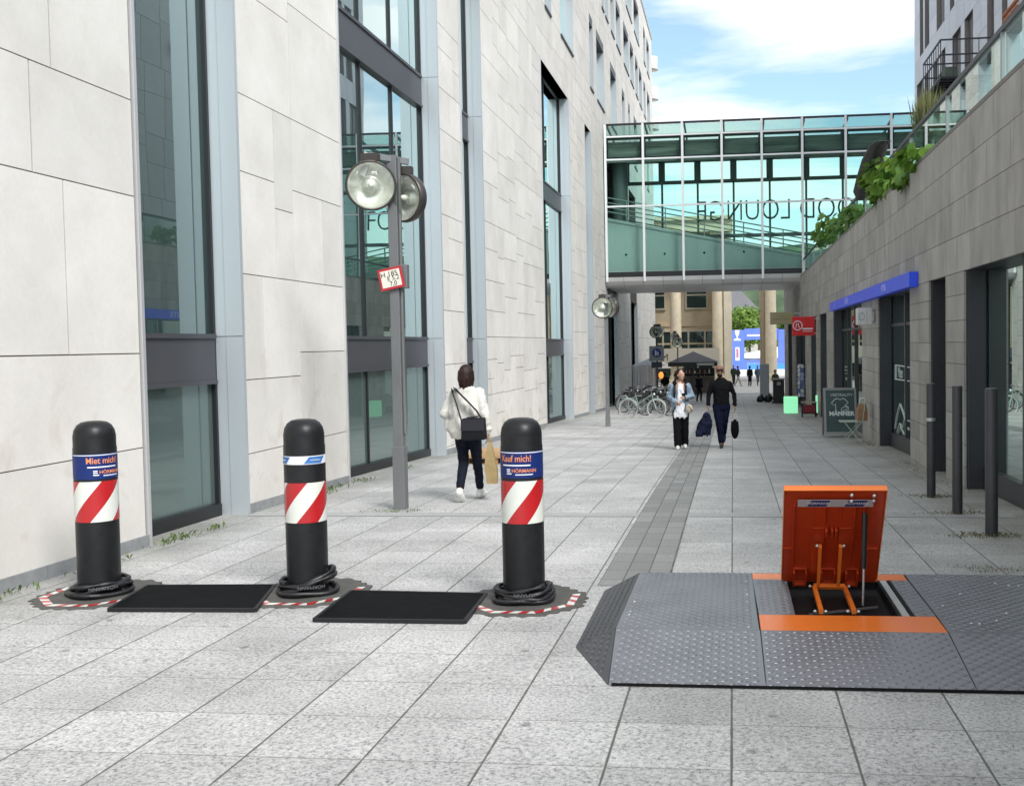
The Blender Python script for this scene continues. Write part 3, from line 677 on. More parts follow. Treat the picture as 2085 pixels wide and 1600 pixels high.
b = MB(); b.box(-40, -.66, YW, YW+6, GZ-.1, 10.3); 
for z in (1.55, 3.05): b.box(-40, -.66, YW-.12, YW-.001, z, z+.14)
b.build('wall', sand2, hall, world=True)
wfr = mat('cream_frame', (.62, .57, .47), .6); hgl = mirror_glass('hall_glass', (.03, .05, .045), (.5, .6, .58), .2)
def hwin(x0, x1, z0, z1, vx=(), hz=()):
    b = MB(); b.box(x0, x1, YW-.10, YW-.04, z0, z1, 0); f = b.build('window', hgl, hall, world=True)
    q = MB(); t = .12
    q.box(x0-t, x0, YW-.2, YW-.02, z0-t, z1+t); q.box(x1, x1+t, YW-.2, YW-.02, z0-t, z1+t); q.box(x0, x1, YW-.2, YW-.02, z0-t, z0); q.box(x0, x1, YW-.2, YW-.02, z1, z1+t)
    for v in vx: q.box(v-.07, v+.07, YW-.18, YW-.03, z0, z1)
    for h_ in hz: q.box(x0, x1, YW-.17, YW-.03, h_-.06, h_+.06)
    q.build('frame', wfr, f, world=True)
for k in range(0, 4):
    c = -2.85-3.45*k
    hwin(c-.85, c+.75, 4.55, 6.2, (), (5.6,)); hwin(c-.85, c+.75, 6.6, 9.3, (), (8,)); hwin(c-1.45, c+1.25, 1.05-.9, 1.4+1.4-.2, (c-.75, c+.6), (1.1,)); hwin(c-1.2, c+1.2, GZ+.2, -.15, (c,), ())
o_ = lettering('wall_lettering', 'M', .75, mat('letter_brown', (.10, .08, .06), .6), None, lambda u, v, t: (hity(1354, 728, YC-.9).x+u, YC-.9-t, hity(1354, 728, YC-.9).z+v)); tag(o_, 'dark letter M on a pale shop fascia between the sandstone columns', 'lettering')
fz = MB(); q0 = hity(1330, 740, YC-.85); fz.box(q0.x-3, q0.x+5.2, YC-.85, YC-.6, q0.z-.1, q0.z+1.15); o_ = fz.build('shop_fascia', mat('fascia_cream', (.55, .50, .40), .6), None); tag(o_, 'pale shop fascia under the sandstone columns behind the sunshades', 'fascia')
# second wing: one more column with its pier
wing = thing('column_pavilion', 'sandstone pavilion with one giant column right of the gap to the square', 'building', (3, YC, GZ))
shaft(3.0, YC, .46, 6.6, 'column', wing)
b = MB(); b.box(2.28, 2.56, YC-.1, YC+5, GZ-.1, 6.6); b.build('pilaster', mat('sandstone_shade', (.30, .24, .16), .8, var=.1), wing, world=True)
b = MB(); b.box(2.2, 18, YC-.7, YC+6, 6.96, 7.6); b.build('entablature', sand, wing, world=True)
b = MB(); b.box(6, 18, YC+2.4, YC+5.8, GZ-.1, 6.95); b.build('wall', sand2, wing, world=True)

# ------------------------------------------------------------------ square beyond: blue event gate, tent, trees, hill
YG = 125.0
pb = lambda px, py, Y: hity(px, py, Y)
blue = mat('banner_blue', (.12, .20, .62), .5, var=.15, scale=.25); white = mat('banner_white', (.75, .76, .80), .5)
gate = thing('event_gate', 'blue event gate with white trophy emblem across the square', 'gate', (pb(1520, 700, YG).x, YG, GZ))
x0, x1, z1 = pb(1489, 700, YG).x, pb(1515.5, 700, YG).x, pb(1500, 672, YG).z
b = MB(); b.box(x0, x1, YG, YG+1.6, GZ, z1); b.build('tower', blue, gate, world=True)
x2, x3 = pb(1585, 700, YG).x, pb(1597, 700, YG).x; zb = pb(1500, 692.5, YG).z
b = MB(); b.box(x1, x2, YG+.1, YG+1.5, zb, z1+.15); b.build('crossbeam', blue, gate, world=True)
b = MB(); b.box(x2, x3+3, YG, YG+1.6, GZ, z1); b.build('tower', blue, gate, world=True)
b = MB(); cxx, cz = pb(1501, 682, YG).x, pb(1501, 680, YG).z
b.prism([(-.34, .55), (.34, .55), (.24, -.1), (.09, -.35), (.09, -.6), (.5, -.75), (.5, -.95), (-.5, -.95), (-.5, -.75), (-.09, -.6), (-.09, -.35), (-.24, -.1)], lambda u, v, t: (cxx+u*.85, t, cz+v*.85), YG-.05, YG-.003)
q0, q1 = pb(1497, 707, YG), pb(1506, 734, YG); b.box(q0.x, q1.x, YG-.04, YG-.003, q1.z, q0.z)
q0, q1 = pb(1521, 681.5, YG), pb(1549, 684.5, YG); b.box(q0.x, q1.x, YG+.06, YG+.097, q1.z, q0.z)
b.build('emblem', white, gate, world=True)
b = MB(); q0, q1 = pb(1499, 710, YG), pb(1504, 728, YG); b.box(q0.x, q1.x, YG-.06, YG-.041, q1.z, q0.z); b.build('poster', mat('poster_pink', (.5, .2, .32), .6, var=.3, scale=2), gate, world=True)
YFn = 118.0
b = MB(); q0, q1 = pb(1484, 741, YFn), pb(1522, 768, YFn); b.box(q0.x, q1.x, YFn, YFn+.1, GZ, q0.z+.1); b.box(q0.x, q1.x+14, YFn-.01, YFn+.11, q0.z+.1, q0.z+.35)
o_ = b.build('hoarding', mat('hoarding_blue', (.11, .2, .70), .5, var=.1, scale=.3), None); tag(o_, 'deep blue hoarding at the foot of the event gate', 'hoarding')
b = MB(); q0, q1 = pb(1522, 741, YFn), pb(1602, 768, YFn); b.box(q0.x+.01, q1.x, YFn, YFn+.1, GZ, q0.z); o_ = b.build('hoarding', mat('hoarding_sky', (.07, .30, .78), .5, var=.1, scale=.3), None); tag(o_, 'bright sky blue hoarding right of the deep blue one', 'hoarding')
tent = thing('marquee', 'white marquee roof with blue stripe showing through the event gate', 'tent', (pb(1535, 725, 140).x, 140, GZ))
b = MB(); q0, q1 = pb(1508, 733, 140), pb(1600, 716, 140); zt = pb(1535, 717, 140).z; ze = pb(1535, 729, 140).z
b.prism([(q0.x, ze), (q1.x+4, ze), (q1.x+4, zt+.9), (q1.x, zt+.7), (q0.x, ze+.4)], lambda u, v, t: (u, t, v), 140, 152); b.build('roof', mat('tent_white', (.8, .8, .8), .6), tent, world=True)
b = MB(); b.box(q0.x, q1.x+4, 140.3, 151, GZ, ze-.001); b.build('side_wall', mat('tent_wall', (.28, .34, .5), .6, var=.4, scale=.6), tent, world=True)
far_h = thing('slate_roofed_house', 'far house with broad grey slate roof at the foot of the wooded hill', 'house', (pb(1500, 640, 330).x, 330, GZ))
qa, qb, qc = pb(1440, 648, 330), pb(1492, 588, 330), pb(1556, 640, 330)
b = MB(); b.prism([(qa.x-20, qc.z), (qa.x-4, qb.z+2), (qb.x, qb.z+2), (qc.x, qc.z)], lambda u, v, t: (u, t, v), 330, 350); b.build('roof', mat('slate', (.20, .195, .21), .7, var=.12, scale=.15), far_h, world=True)
b = MB(); b.box(qa.x-20, qc.x-1, 331, 349, GZ, qc.z-.01); b.build('wall', mat('far_wall', (.5, .47, .42), .8), far_h, world=True)
hillm = mat('wooded_hill', (.045, .085, .04), .9, var=.6, scale=.06, c2=(.10, .155, .075))
hb = MB(); nx, ny = 60, 24; rr = random.Random(2); vs = []
for j in range(ny+1):
    for i in range(nx+1):
        x = -420+840*i/nx; y = 380+500*j/ny
        z = GZ-2+(70*(1-math.exp(-j/7)))+9*noise.noise((x*.012, y*.012, 0))+4.5*noise.noise((x*.06, y*.06, 1))
        vs.append((x, y, z if j else GZ-3))
hb.add(vs, [(j*(nx+1)+i, j*(nx+1)+i+1, (j+1)*(nx+1)+i+1, (j+1)*(nx+1)+i) for j in range(ny) for i in range(nx)], 0, True)
struct(hb.build('hill', hillm))

def leafmat(name, a, c, tr=.0):
    m, n, l, b, o = newmat(name); ge = n.new('ShaderNodeNewGeometry'); cr = n.new('ShaderNodeValToRGB')
    cr.color_ramp.elements[0].color = rgb(a); cr.color_ramp.elements[1].color = rgb(c); l.new(ge.outputs['Random Per Island'], cr.inputs[0]); l.new(cr.outputs[0], b.inputs['Base Color'])
    b.inputs['Roughness'].default_value = .5; b.inputs['Specular IOR Level'].default_value = .35
    t = n.new('ShaderNodeBsdfTranslucent'); l.new(cr.outputs[0], t.inputs[0]); mx = n.new('ShaderNodeMixShader'); mx.inputs[0].default_value = .3
    l.new(b.outputs[0], mx.inputs[1]); l.new(t.outputs[0], mx.inputs[2]); l.new(mx.outputs[0], o.inputs[0]); return m
barkm = mat('bark', (.12, .09, .065), .9, var=.3, scale=4)
def tree(x, y, z0, h, rad, label, lm, nleaf, ls, seed):
    t = thing('broadleaf_tree', label, 'tree', (x, y, z0), 0, 'trees across the square'); r = random.Random(seed)
    b = MB(); b.tube([(0, 0, -.2), (.05, 0, h*.3), (-.05, .1, h*.7)], [.25, .18, .06], 8)
    cl = []
    for k in range(16):
        a = r.uniform(0, 2*PI); q = rad*r.uniform(.2, .8); c = Vector((q*math.cos(a), q*math.sin(a), h*r.uniform(.35, .92))); cl.append((c, rad*r.uniform(.25, .45)))
        b.tube([(0, 0, h*.3), tuple(c*.6+Vector((0, 0, h*.12))), tuple(c)], [.09, .05, .02], 5)
    b.build('trunk', barkm, t)
    L = MB()
    for k in range(nleaf):
        c, rr_ = r.choice(cl); d = Vector((r.gauss(0, 1), r.gauss(0, 1), r.gauss(0, .8))); d = d.normalized()*rr_*r.random()**.4; p = c+d
        u = Vector((r.gauss(0, 1), r.gauss(0, 1), r.gauss(0, .6))).normalized(); v = u.orthogonal().normalized(); s = ls*r.uniform(.6, 1.3)
        L.add([tuple(p-u*s), tuple(p+v*s*.5), tuple(p+u*s), tuple(p-v*s*.5)], [(0, 1, 2, 3)])
    L.build('crown', lm, t, fix=False); return t
lf1 = leafmat('leaf_bright', (.09, .17, .03), (.22, .33, .06)); lf2 = leafmat('leaf_mid', (.05, .12, .025), (.15, .25, .05))
tree(pb(1508, 700, 160).x, 160, GZ, 8.4, 3.4, 'bright green tree left of the white marquee, rising above the blue event gate', lf1, 2600, .33, 1)
tree(pb(1545, 700, 165).x, 165, GZ, 8.6, 3.2, 'yellow green tree behind the event gate crossbeam, beside the giant column', leafmat('leaf_yellow', (.14, .20, .03), (.28, .36, .07)), 2400, .33, 2)
tree(pb(1526, 700, 178).x, 178, GZ, 8.9, 4.0, 'darker tree behind and between the two bright trees of the square', lf2, 2600, .36, 3)
tree(pb(1592, 700, 170).x, 170, GZ, 7.6, 3.0, 'small green tree right of the giant column, above the blue gate tower', lf2, 1800, .33, 4)
# ------------------------------------------------------------------ three mobile bollards on toothed rubber plates
plastic = mat('black_plastic', (.008, .009, .011), .38, c2=(.017, .017, .018), scale=11, spec=.27, bump=.05, bscale=60)
redm = mat('reflective_red', (.42, .012, .016), .3, coat=.3); whitem = mat('reflective_white', (.66, .68, .63), .3, coat=.3)
labelb = mat('label_blue', (.008, .024, .135), .45, spec=.3); orangel = mat('label_orange', (.68, .24, .11), .5); whitel = mat('label_white', (.75, .77, .82), .5); lightblue = mat('label_lightblue', (.04, .16, .42), .4)
rubber = mat('rubber', (.075, .072, .066), .8, var=.2, scale=9, bump=.15, bscale=90)
BR_ = .152
def band(z0, z1, R_, m, par, name, th0=0, th1=360):
    b = MB(); k = 64; vs = []
    for i in range(k+1):
        a = R(th0+(th1-th0)*i/k)
        for z in (z0, z1): vs.append((R_*math.sin(a), -R_*math.cos(a), z))
    b.add(vs, [(2*i, 2*i+2, 2*i+3, 2*i+1) for i in range(k)], 0, True); return b.build(name, m, par, fix=False)
def wrap(R_, th, z): return lambda u, v, t: ((R_+t)*math.sin(u/R_+R(th)), -(R_+t)*math.cos(u/R_+R(th)), v+z)
def helix(z0, z1, R_, ph, par):
    b = MB(); nz = 10; na = 10
    for s in range(6):
        vs = []
        for i in range(nz+1):
            for k in range(na+1):
                a = R(ph-30+60*s+60*k/na+92*i/nz); vs.append((R_*math.sin(a), -R_*math.cos(a), z0+(z1-z0)*i/nz))
        b.add(vs, [(i*(na+1)+k, i*(na+1)+k+1, (i+1)*(na+1)+k+1, (i+1)*(na+1)+k) for i in range(nz) for k in range(na)], s % 2, True)
    return b.build('warning_band', [redm, whitem], par, fix=False)
def wrapped_block(u0, u1, v0, v1, R_, th, z, m, par, name):
    b = MB(); k = 8; f = wrap(R_, th, z); vs = []
    for i in range(k+1):
        for v in (v0, v1): vs.append(f(u0+(u1-u0)*i/k, v, 0))
    b.add(vs, [(2*i, 2*i+2, 2*i+3, 2*i+1) for i in range(k)], 0, True); return b.build(name, m, par, fix=False)
def plate(par, rz, side):
    b = MB(); cor = []
    for a in (22.5, 67.5, 112.5, 157.5, 202.5, 247.5, 292.5, 337.5): cor.append(Vector((.475*math.cos(R(a)), .50*math.sin(R(a)))))
    pts = []; inner = []
    for i in range(8):
        p, q = cor[i], cor[(i+1) % 8]; m = 7
        for k in range(m):
            t = k/m; c = p.lerp(q, t); nrm = (p+q).normalized()
            c2 = c+nrm*(.022 if k % 2 else -.016); pts.append(c2); inner.append(c*.90)
    n_ = len(pts); vs = [(p.x, p.y, .0) for p in pts]+[(p.x, p.y, .011) for p in pts]+[(p.x, p.y, .016) for p in inner]
    fs = []
    for i in range(n_):
        j = (i+1) % n_; fs += [(i, j, n_+j, n_+i), (n_+i, n_+j, 2*n_+j, 2*n_+i)]
    fs.append(tuple(range(2*n_, 3*n_))); b.add(vs, fs)
    M = Matrix.Rotation(-rz, 4, 'Z'); b.v = [tuple(M @ Vector(p)) for p in b.v]
    o = b.build('base_plate', rubber, par)
    b = MB()
    for e in (3, 4, 5, 6, 7):
        p, q = cor[e]*.885, cor[(e+1) % 8]*.885; p2, q2 = cor[e]*.76, cor[(e+1) % 8]*.76; L_ = (q-p).length; k = 5; sk = .12
        for s in range(k):
            t0, t1 = s/k, (s+1)/k; h0, h1 = max(0, min(1, t0+sk)), max(0, min(1, t1+sk))
            if s == 0: h0 = 0
            if s == k-1: h1 = 1
            A = [p.lerp(q, t0), p.lerp(q, t1), p2.lerp(q2, h1), p2.lerp(q2, h0)]
            b.add([tuple(M @ Vector((a.x, a.y, .0178))) for a in A], [(0, 1, 2, 3)], (s+e) % 2)
    b.build('warning_tape', [redm, whitem], o, fix=False)
strapm = mat('black_strap', (.010, .010, .012), .42, var=.3, scale=30, bump=.3, bscale=70)
def coil(x, y, z, seed, label, lean):
    r = random.Random(seed); t = thing('strap_coil', label, 'strap', (x, y, z), 0, 'black straps wound round the bollard feet')
    b = MB(); pts = []; n_ = 120
    for i in range(n_+1):
        a = 2*PI*2.25*i/n_+r.uniform(0, .02)+seed; q = .186+.012*math.sin(3*a+seed)+.03*(1-i/n_)*abs(math.cos(.5*a))
        pts.append((q*math.cos(a), q*math.sin(a), .030+.065*i/n_+.010*math.sin(2.3*a+seed)+lean*max(0, math.cos(a))))
    rs = [(.021+.006*math.sin(i*.7), .017+.006*math.sin(i*.9+1)) for i in range(n_+1)]
    b.tube(pts, rs, 9); b.build('strap', strapm, t)
    b = MB(); pts = []
    for i in range(40):
        a = 2*PI*i/40; q = .222+.014*math.sin(4*a+seed); pts.append((q*math.cos(a), q*math.sin(a), .024+.007*math.sin(3*a)))
    b.tube(pts, .019, 8, closed=True); b.build('strap', strapm, t)
    th = math.degrees(math.atan2(-x, y)) 
    lettering('print', 'HÖRMANN', .042, mat('print_grey', (.13, .135, .145), .6), t, lambda u, v, w_: wrap(.226, th+6, .078)(-u, -v*.8, w_), .001, sx=.95)
    return t
bdat = [((204, 1211), -48, 'miet', 'striped black bollard with blue label reading Miet mich!, nearest the stone wall'),
        ((628, 1208), 3, 'plain', 'striped black bollard with only a narrow white and blue tape, between the two rubber mats'),
        ((1068, 1223), -18, 'kauf', 'striped black bollard with blue label reading Kauf mich!, beside the steel ramp')]
for (px, ph, kind, label), cl in zip(bdat, ('black strap coil round the foot of the bollard nearest the stone wall', 'black strap coil round the foot of the middle bollard, raised at one side', 'black strap coil round the foot of the bollard beside the steel ramp')):
    p = hitg(*px); th = math.atan2(-p.x, p.y); top = {'miet': 1.335, 'plain': 1.33, 'kauf': 1.335}[kind]
    bo = thing('bollard', label, 'bollard', (p.x, p.y, G(p.y)), th, 'striped mobile bollards')
    b = MB(); b.lathe([(BR_, .02), (BR_, top-.20), (BR_-.003, top-.19), (BR_-.003, top-.11), (BR_-.012, top-.065), (BR_-.032, top-.03), (BR_-.062, top-.008), (BR_-.10, top), (.0, top+.002)], seg=48, caps=False); b.build('post', plastic, bo)
    plate(bo, th, kind)
    z0, z1 = {'miet': (.583, .888), 'plain': (.563, .862), 'kauf': (.588, .893)}[kind]
    helix(z0, z1, BR_+.0025, ph, bo)
    if kind == 'plain':
        band(1.000, 1.062, BR_+.002, whitel, bo, 'tape'); 
        for a in (-75, 30, 140, 230):
            f = wrap(BR_+.0045, a, 1.0); q = MB(); k = 8
            vs = []
            for i in range(k+1): u = -.07+.14*i/k; vs += [f(u-.02, .006, 0), f(u+.02, .056, 0)]
            q.add(vs, [(2*i, 2*i+2, 2*i+3, 2*i+1) for i in range(k)]); q.build('tape_mark', lightblue, bo, fix=False)
            lettering('print', 'HÖRMANN', .016, whitel, bo, wrap(BR_+.006, a, 1.031), .0003)
    else:
        zb, zt = (.905, 1.095) if kind == 'miet' else (.915, 1.105)
        lb = band(zb, zt, BR_+.002, labelb, bo, 'label')
        wl = band(zt-.012, zt-.006, BR_+.003, whitel, lb, 'label_line')
        for rep in (0, 180):
            c = (19 if kind == 'miet' else -18)+rep
            lettering('print', 'Miet mich!' if kind == 'miet' else 'Kauf mich!', .066, orangel, lb, wrap(BR_+.004, c, zt-.052), .0004, bold=.001, sx=.84)
            wrapped_block(-.10, .12, -.005, .004, BR_+.004, c-3, zt-.098, whitel, lb, 'print_line')
            lettering('print', 'HÖRMANN', .036, orangel, lb, wrap(BR_+.004, c+24, zt-.138), .0004, bold=.0006)
            wrapped_block(-.065, .065, -.004, .003, BR_+.004, c+24, zt-.164, whitel, lb, 'print_line')
            for k, (w_, dz) in enumerate(((.03, .128), (.03, .142), (.04, .158))): wrapped_block(-.025, -.025+w_, -.004, .004, BR_+.004, c-16, zt-dz, whitel, lb, 'print_line')
    coil(p.x, p.y, G(p.y)+.016, {'miet': 1, 'plain': 2.6, 'kauf': 4.1}[kind], cl, .10 if kind == 'plain' else .02)
matm = mat('mat_fabric', (.004, .0043, .005), .75, spec=.08, var=.3, scale=6, bump=.25, bscale=12); matr = mat('mat_rim', (.014, .0145, .016), .6, spec=.3)
def floor_mat(px, label):
    c = [hitg(*p) for p in px]; g = thing('rubber_mat', label, 'mat', (sum(q.x for q in c)/4, sum(q.y for q in c)/4, G(sum(q.y for q in c)/4)))
    hz_ = lambda s: .0235
    b = MB(); N = 14; vs = []
    for i in range(N+1):
        for j in range(N+1):
            s, t = i/N, j/N; p = (c[0]*(1-s)+c[3]*s)*(1-t)+(c[1]*(1-s)+c[2]*s)*t
            vs.append((p.x, p.y, G(p.y)+hz_(s)+.001-.002*math.sin(PI*t)**.5+.0018*math.sin(9*s+4*t)*math.sin(PI*t)))
    b.add(vs, [(i*(N+1)+j, i*(N+1)+j+1, (i+1)*(N+1)+j+1, (i+1)*(N+1)+j) for i in range(N) for j in range(N)], 0, True)
    b.build('sheet', matm, g, world=True)
    b = MB()
    for i in range(4):
        p, q = c[i], c[(i+1) % 4]; K = 8
        for k in range(K):
            u0, u1 = k/K, (k+1)/K; a_, e_ = p.lerp(q, u0), p.lerp(q, u1); s0, s1 = ((0, 0), (u0, u1), (1, 1), (1-u0, 1-u1))[i]
            b.bar((a_.x, a_.y, G(a_.y)+.0138), (e_.x, e_.y, G(e_.y)+.0138), .024, .0265)
    b.build('rim', matr, g, world=True)
floor_mat([(222, 1245), (300, 1197), (560, 1196), (520, 1246)], 'shallow black rubber mat between the wall side bollard and the middle bollard')
floor_mat([(640, 1266), (715, 1208), (990, 1214), (946, 1270)], 'shallow black rubber mat between the middle bollard and the ramp side bollard')

# ------------------------------------------------------------------ steel ramp with the lifted orange lid
def tread(name, c, rough):
    m, n, l, b, o = newmat(name); M = lambda op, a, q=None: mth(op, a, q, None, n, l)
    ge = n.new('ShaderNodeNewGeometry'); sp = n.new('ShaderNodeSeparateXYZ'); l.new(ge.outputs['Position'], sp.inputs[0])
    p = .046; u = M('DIVIDE', sp.outputs['X'], p); v = M('DIVIDE', sp.outputs['Y'], p*.9)
    fu = M('SUBTRACT', M('FRACT', u), .5); fv = M('SUBTRACT', M('FRACT', v), .5)
    par = M('MODULO', M('ADD', M('ADD', M('FLOOR', u), M('FLOOR', v)), 1000), 2); s = M('SUBTRACT', M('MULTIPLY', par, 2), 1)
    a = M('MULTIPLY', M('ADD', fu, M('MULTIPLY', s, fv)), .707); d = M('MULTIPLY', M('SUBTRACT', fv, M('MULTIPLY', s, fu)), .707)
    e = M('ADD', M('POWER', M('ABSOLUTE', M('DIVIDE', a, .52)), 2), M('POWER', M('ABSOLUTE', M('DIVIDE', d, .17)), 2))
    r = n.new('ShaderNodeMapRange'); r.interpolation_type = 'SMOOTHSTEP'; r.inputs['From Min'].default_value = .35; r.inputs['From Max'].default_value = 1.0; r.inputs['To Min'].default_value = 1; r.inputs['To Max'].default_value = 0
    l.new(e, r.inputs['Value'])
    nz = n.new('ShaderNodeTexNoise'); nz.inputs['Scale'].default_value = 3; nz.inputs['Detail'].default_value = 6; l.new(ge.outputs['Position'], nz.inputs['Vector'])
    v_ = n.new('ShaderNodeVectorMath'); v_.operation = 'SCALE'; v_.inputs[0].default_value = c; l.new(M('ADD', M('MULTIPLY', nz.outputs['Fac'], .5), .75), v_.inputs['Scale']); l.new(v_.outputs[0], b.inputs['Base Color'])
    rr = M('ADD', M('MULTIPLY', nz.outputs['Fac'], .22), rough-.11); l.new(rr, b.inputs['Roughness']); b.inputs['Metallic'].default_value = .35; b.inputs['Specular IOR Level'].default_value = .6
    bp = n.new('ShaderNodeBump'); bp.inputs['Strength'].default_value = .25; bp.inputs['Distance'].default_value = .003; l.new(nz.outputs['Fac'], bp.inputs['Height']); l.new(bp.outputs[0], b.inputs['Normal'])
    return m
TREAD = tread('tread_plate_sheen', (.195, .20, .218), .38); TREAD2 = tread('tread_plate_no_sheen', (.075, .078, .085), .5)  # one plate in two tones: sheen put into the paler colour
org = mat('orange_paint', (.80, .19, .028), .32, var=.05, scale=3, coat=.15); org_shade = mat('orange_shaded', (.46, .042, .007), .36, var=.12, scale=3, coat=.25); edgem = mat('ramp_edge', (.006, .006, .007), .7, spec=.2)  # darker orange has the shade under the lid put into its colour
DZ = .09
A = hitg(1238, 1395); Bp = hitg(1172, 1318); E = hitg(1231, 1203)
D1 = hitg(1256, 1280, DZ); D2 = hitg(1300, 1165, DZ); J1 = hitg(1548, 1280, DZ); J2 = hitg(1924, 1278, DZ)
yF1 = .5*(D1.y+J1.y); yB1 = D2.y; yF0 = A.y
K1 = hitg(1560, 1396); K2 = hitg(1983, 1398); XR1 = hitg(2060, 1157, DZ).x; XR0 = XR1+.42
ramp = thing('steel_ramp', 'low dark tread plate ramp with orange strips and lifted orange lid over its pit', 'barrier ramp', (.8, .5*(yF1+yB1), G(7)))
zd = lambda y: G(y)+DZ
xD = .5*(D1.x+D2.x); j1 = J1.x; j2 = J2.x; xe1 = hitg(1530, 1162, DZ).x
def quad(name, pts, m, gap=.004, par=None, th=.012):
    c = sum((Vector(p) for p in pts), Vector())/len(pts); q = []
    for p in pts: d = c-Vector(p); q.append(Vector(p)+d.normalized()*gap)
    nr = (q[1]-q[0]).cross(q[2]-q[0]).normalized(); nr = nr if nr.z > 0 else -nr
    b = MB(); k = len(q); b.add([tuple(p) for p in q]+[tuple(p-nr*th) for p in q], [tuple(range(k)), tuple(range(k, 2*k))[::-1]]+[(i, (i+1) % k, k+(i+1) % k, k+i) for i in range(k)])
    if m in (TREAD, TREAD2):                                # raised lugs of the tread plate, alternating left and right
        e1 = (q[1]-q[0]); e1 = Vector((1, 0, 0)) if abs(nr.x) < .2 else Vector((0, 1, 0)); e1 = (e1-nr*e1.dot(nr)).normalized(); e2 = nr.cross(e1); cc = sum(q, Vector())/k
        if e2.y < -.5: e2 = -e2
        P2 = [((p-cc).dot(e1), (p-cc).dot(e2)) for p in q]; area = sum(P2[i][0]*P2[(i+1) % k][1]-P2[(i+1) % k][0]*P2[i][1] for i in range(k)); sg = 1 if area > 0 else -1
        def inside(x, y, mg=.018):
            for i in range(k):
                (x0, y0), (x1, y1) = P2[i], P2[(i+1) % k]; L_ = math.hypot(x1-x0, y1-y0)
                if L_ > 1e-6 and sg*((x1-x0)*(y-y0)-(y1-y0)*(x-x0))/L_ < mg: return False
            return True
        st = .043; xs_ = [p[0] for p in P2]; ys_ = [p[1] for p in P2]; i0, i1 = int(min(xs_)/st)-1, int(max(xs_)/st)+2; j0, j1 = int(min(ys_)/st)-1, int(max(ys_)/st)+2
        for j in range(j0, j1):
            for i in range(i0, i1):
                x, y = i*st, j*st
                if not inside(x, y): continue
                a = R(32) if (i+j) % 2 else R(-32); d = e1*math.cos(a)+e2*math.sin(a); f = nr.cross(d); o_ = cc+e1*x+e2*y; lh, wh, ht = .0215, .0085, .0048
                b.add([tuple(o_-d*lh+nr*.0003), tuple(o_+f*wh+nr*.0003), tuple(o_+d*lh+nr*.0003), tuple(o_-f*wh+nr*.0003), tuple(o_-d*lh*.5+nr*ht), tuple(o_+d*lh*.5+nr*ht)], [(0, 4, 1), (1, 4, 5), (1, 5, 2), (2, 5, 3), (3, 5, 4), (3, 4, 0)])
    return b.build(name, m, par or ramp, world=True, fix=False)
T = lambda x, y, dz=0: (x, y, G(y)+.004+dz)
quad('ramp_panel', [T(A.x, yF0), T(K1.x, yF0), (j1, yF1, zd(yF1)), (xD, yF1, zd(yF1))], TREAD)
quad('ramp_panel', [T(K1.x, yF0), T(K2.x, yF0), (j2, yF1, zd(yF1)), (j1, yF1, zd(yF1))], TREAD)
quad('ramp_panel', [T(K2.x, yF0), T(XR0, yF0), (XR1, yF1, zd(yF1)), (j2, yF1, zd(yF1))], TREAD)
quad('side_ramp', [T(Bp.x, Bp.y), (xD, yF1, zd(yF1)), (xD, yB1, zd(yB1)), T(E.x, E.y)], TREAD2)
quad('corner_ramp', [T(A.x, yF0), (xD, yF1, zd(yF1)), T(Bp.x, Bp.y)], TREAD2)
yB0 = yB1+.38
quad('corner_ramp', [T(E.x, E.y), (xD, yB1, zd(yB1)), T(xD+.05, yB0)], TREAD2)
quad('ramp_panel', [T(xD+.05, yB0), T(XR0, yB0), (XR1, yB1, zd(yB1)), (xD, yB1, zd(yB1))], TREAD)
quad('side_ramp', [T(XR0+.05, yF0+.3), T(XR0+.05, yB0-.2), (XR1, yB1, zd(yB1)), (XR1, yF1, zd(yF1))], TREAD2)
# deck round the pit
hl, hr = hitg(1593, 1188, DZ), hitg(1781, 1184, DZ); yh = .5*(hl.y+hr.y); fl_ = hitg(1632, 1252, DZ); frr = hitg(1836, 1252, DZ); yp = .5*(fl_.y+frr.y)
xa, xb = .5*(hl.x+fl_.x), .5*(hr.x+frr.x)
ys_f = yp-.01; ys_b0, ys_b1 = hitg(1700, 1180, DZ).y, hitg(1700, 1162, DZ).y
xs0, xs1 = hitg(1545, 1262, DZ).x, hitg(1912, 1262, DZ).x
Dk = lambda x, y, e=0: (x, y, zd(y)+e)
quad('deck_panel', [Dk(xD, yF1), Dk(j1-.005, yF1), Dk(xe1, yB1), Dk(xD, yB1)], TREAD)
quad('deck_panel', [Dk(j1, ys_f), Dk(xa, ys_f), Dk(xa, ys_b0), Dk(xe1, ys_b0)], TREAD)
quad('deck_panel', [Dk(xb+.10, ys_f), Dk(xs1, ys_f), Dk(xs1, ys_b0), Dk(xb+.10, ys_b0)], TREAD)
quad('deck_panel', [Dk(j2, yF1), Dk(XR1, yF1), Dk(XR1, yB1), Dk(xs1+.01, yB1), Dk(xs1+.005, ys_f)], TREAD)
quad('warning_strip', [Dk(j1, yF1), Dk(j2, yF1), Dk(xs1, ys_f), Dk(xs0, ys_f)], org)
quad('warning_strip', [Dk(xe1, ys_b0), Dk(xs1, ys_b0), Dk(xs1, yB1), Dk(xe1, yB1)], org)
b = MB(); zp = G(yp)+.006
for (x0, x1, y0, y1) in ((xa-.02, xa-.003, yp, ys_b0), (xb+.003, xb+.02, yp, ys_b0), (xb+.08, xb+.10, yp, ys_b0), (xa, xb+.1, yp-.03, yp-.012), (xa, xb+.1, ys_b0, ys_b0+.02)): b.box(x0, x1, y0, y1, zp-.02, zd(y0)-.016)
b.box(xa-.01, xb+.1, yp, ys_b0, zp-.0, zp+.004)
b.build('pit', edgem, ramp, world=True)  # black colour stands in for the darkness of a deeper pit
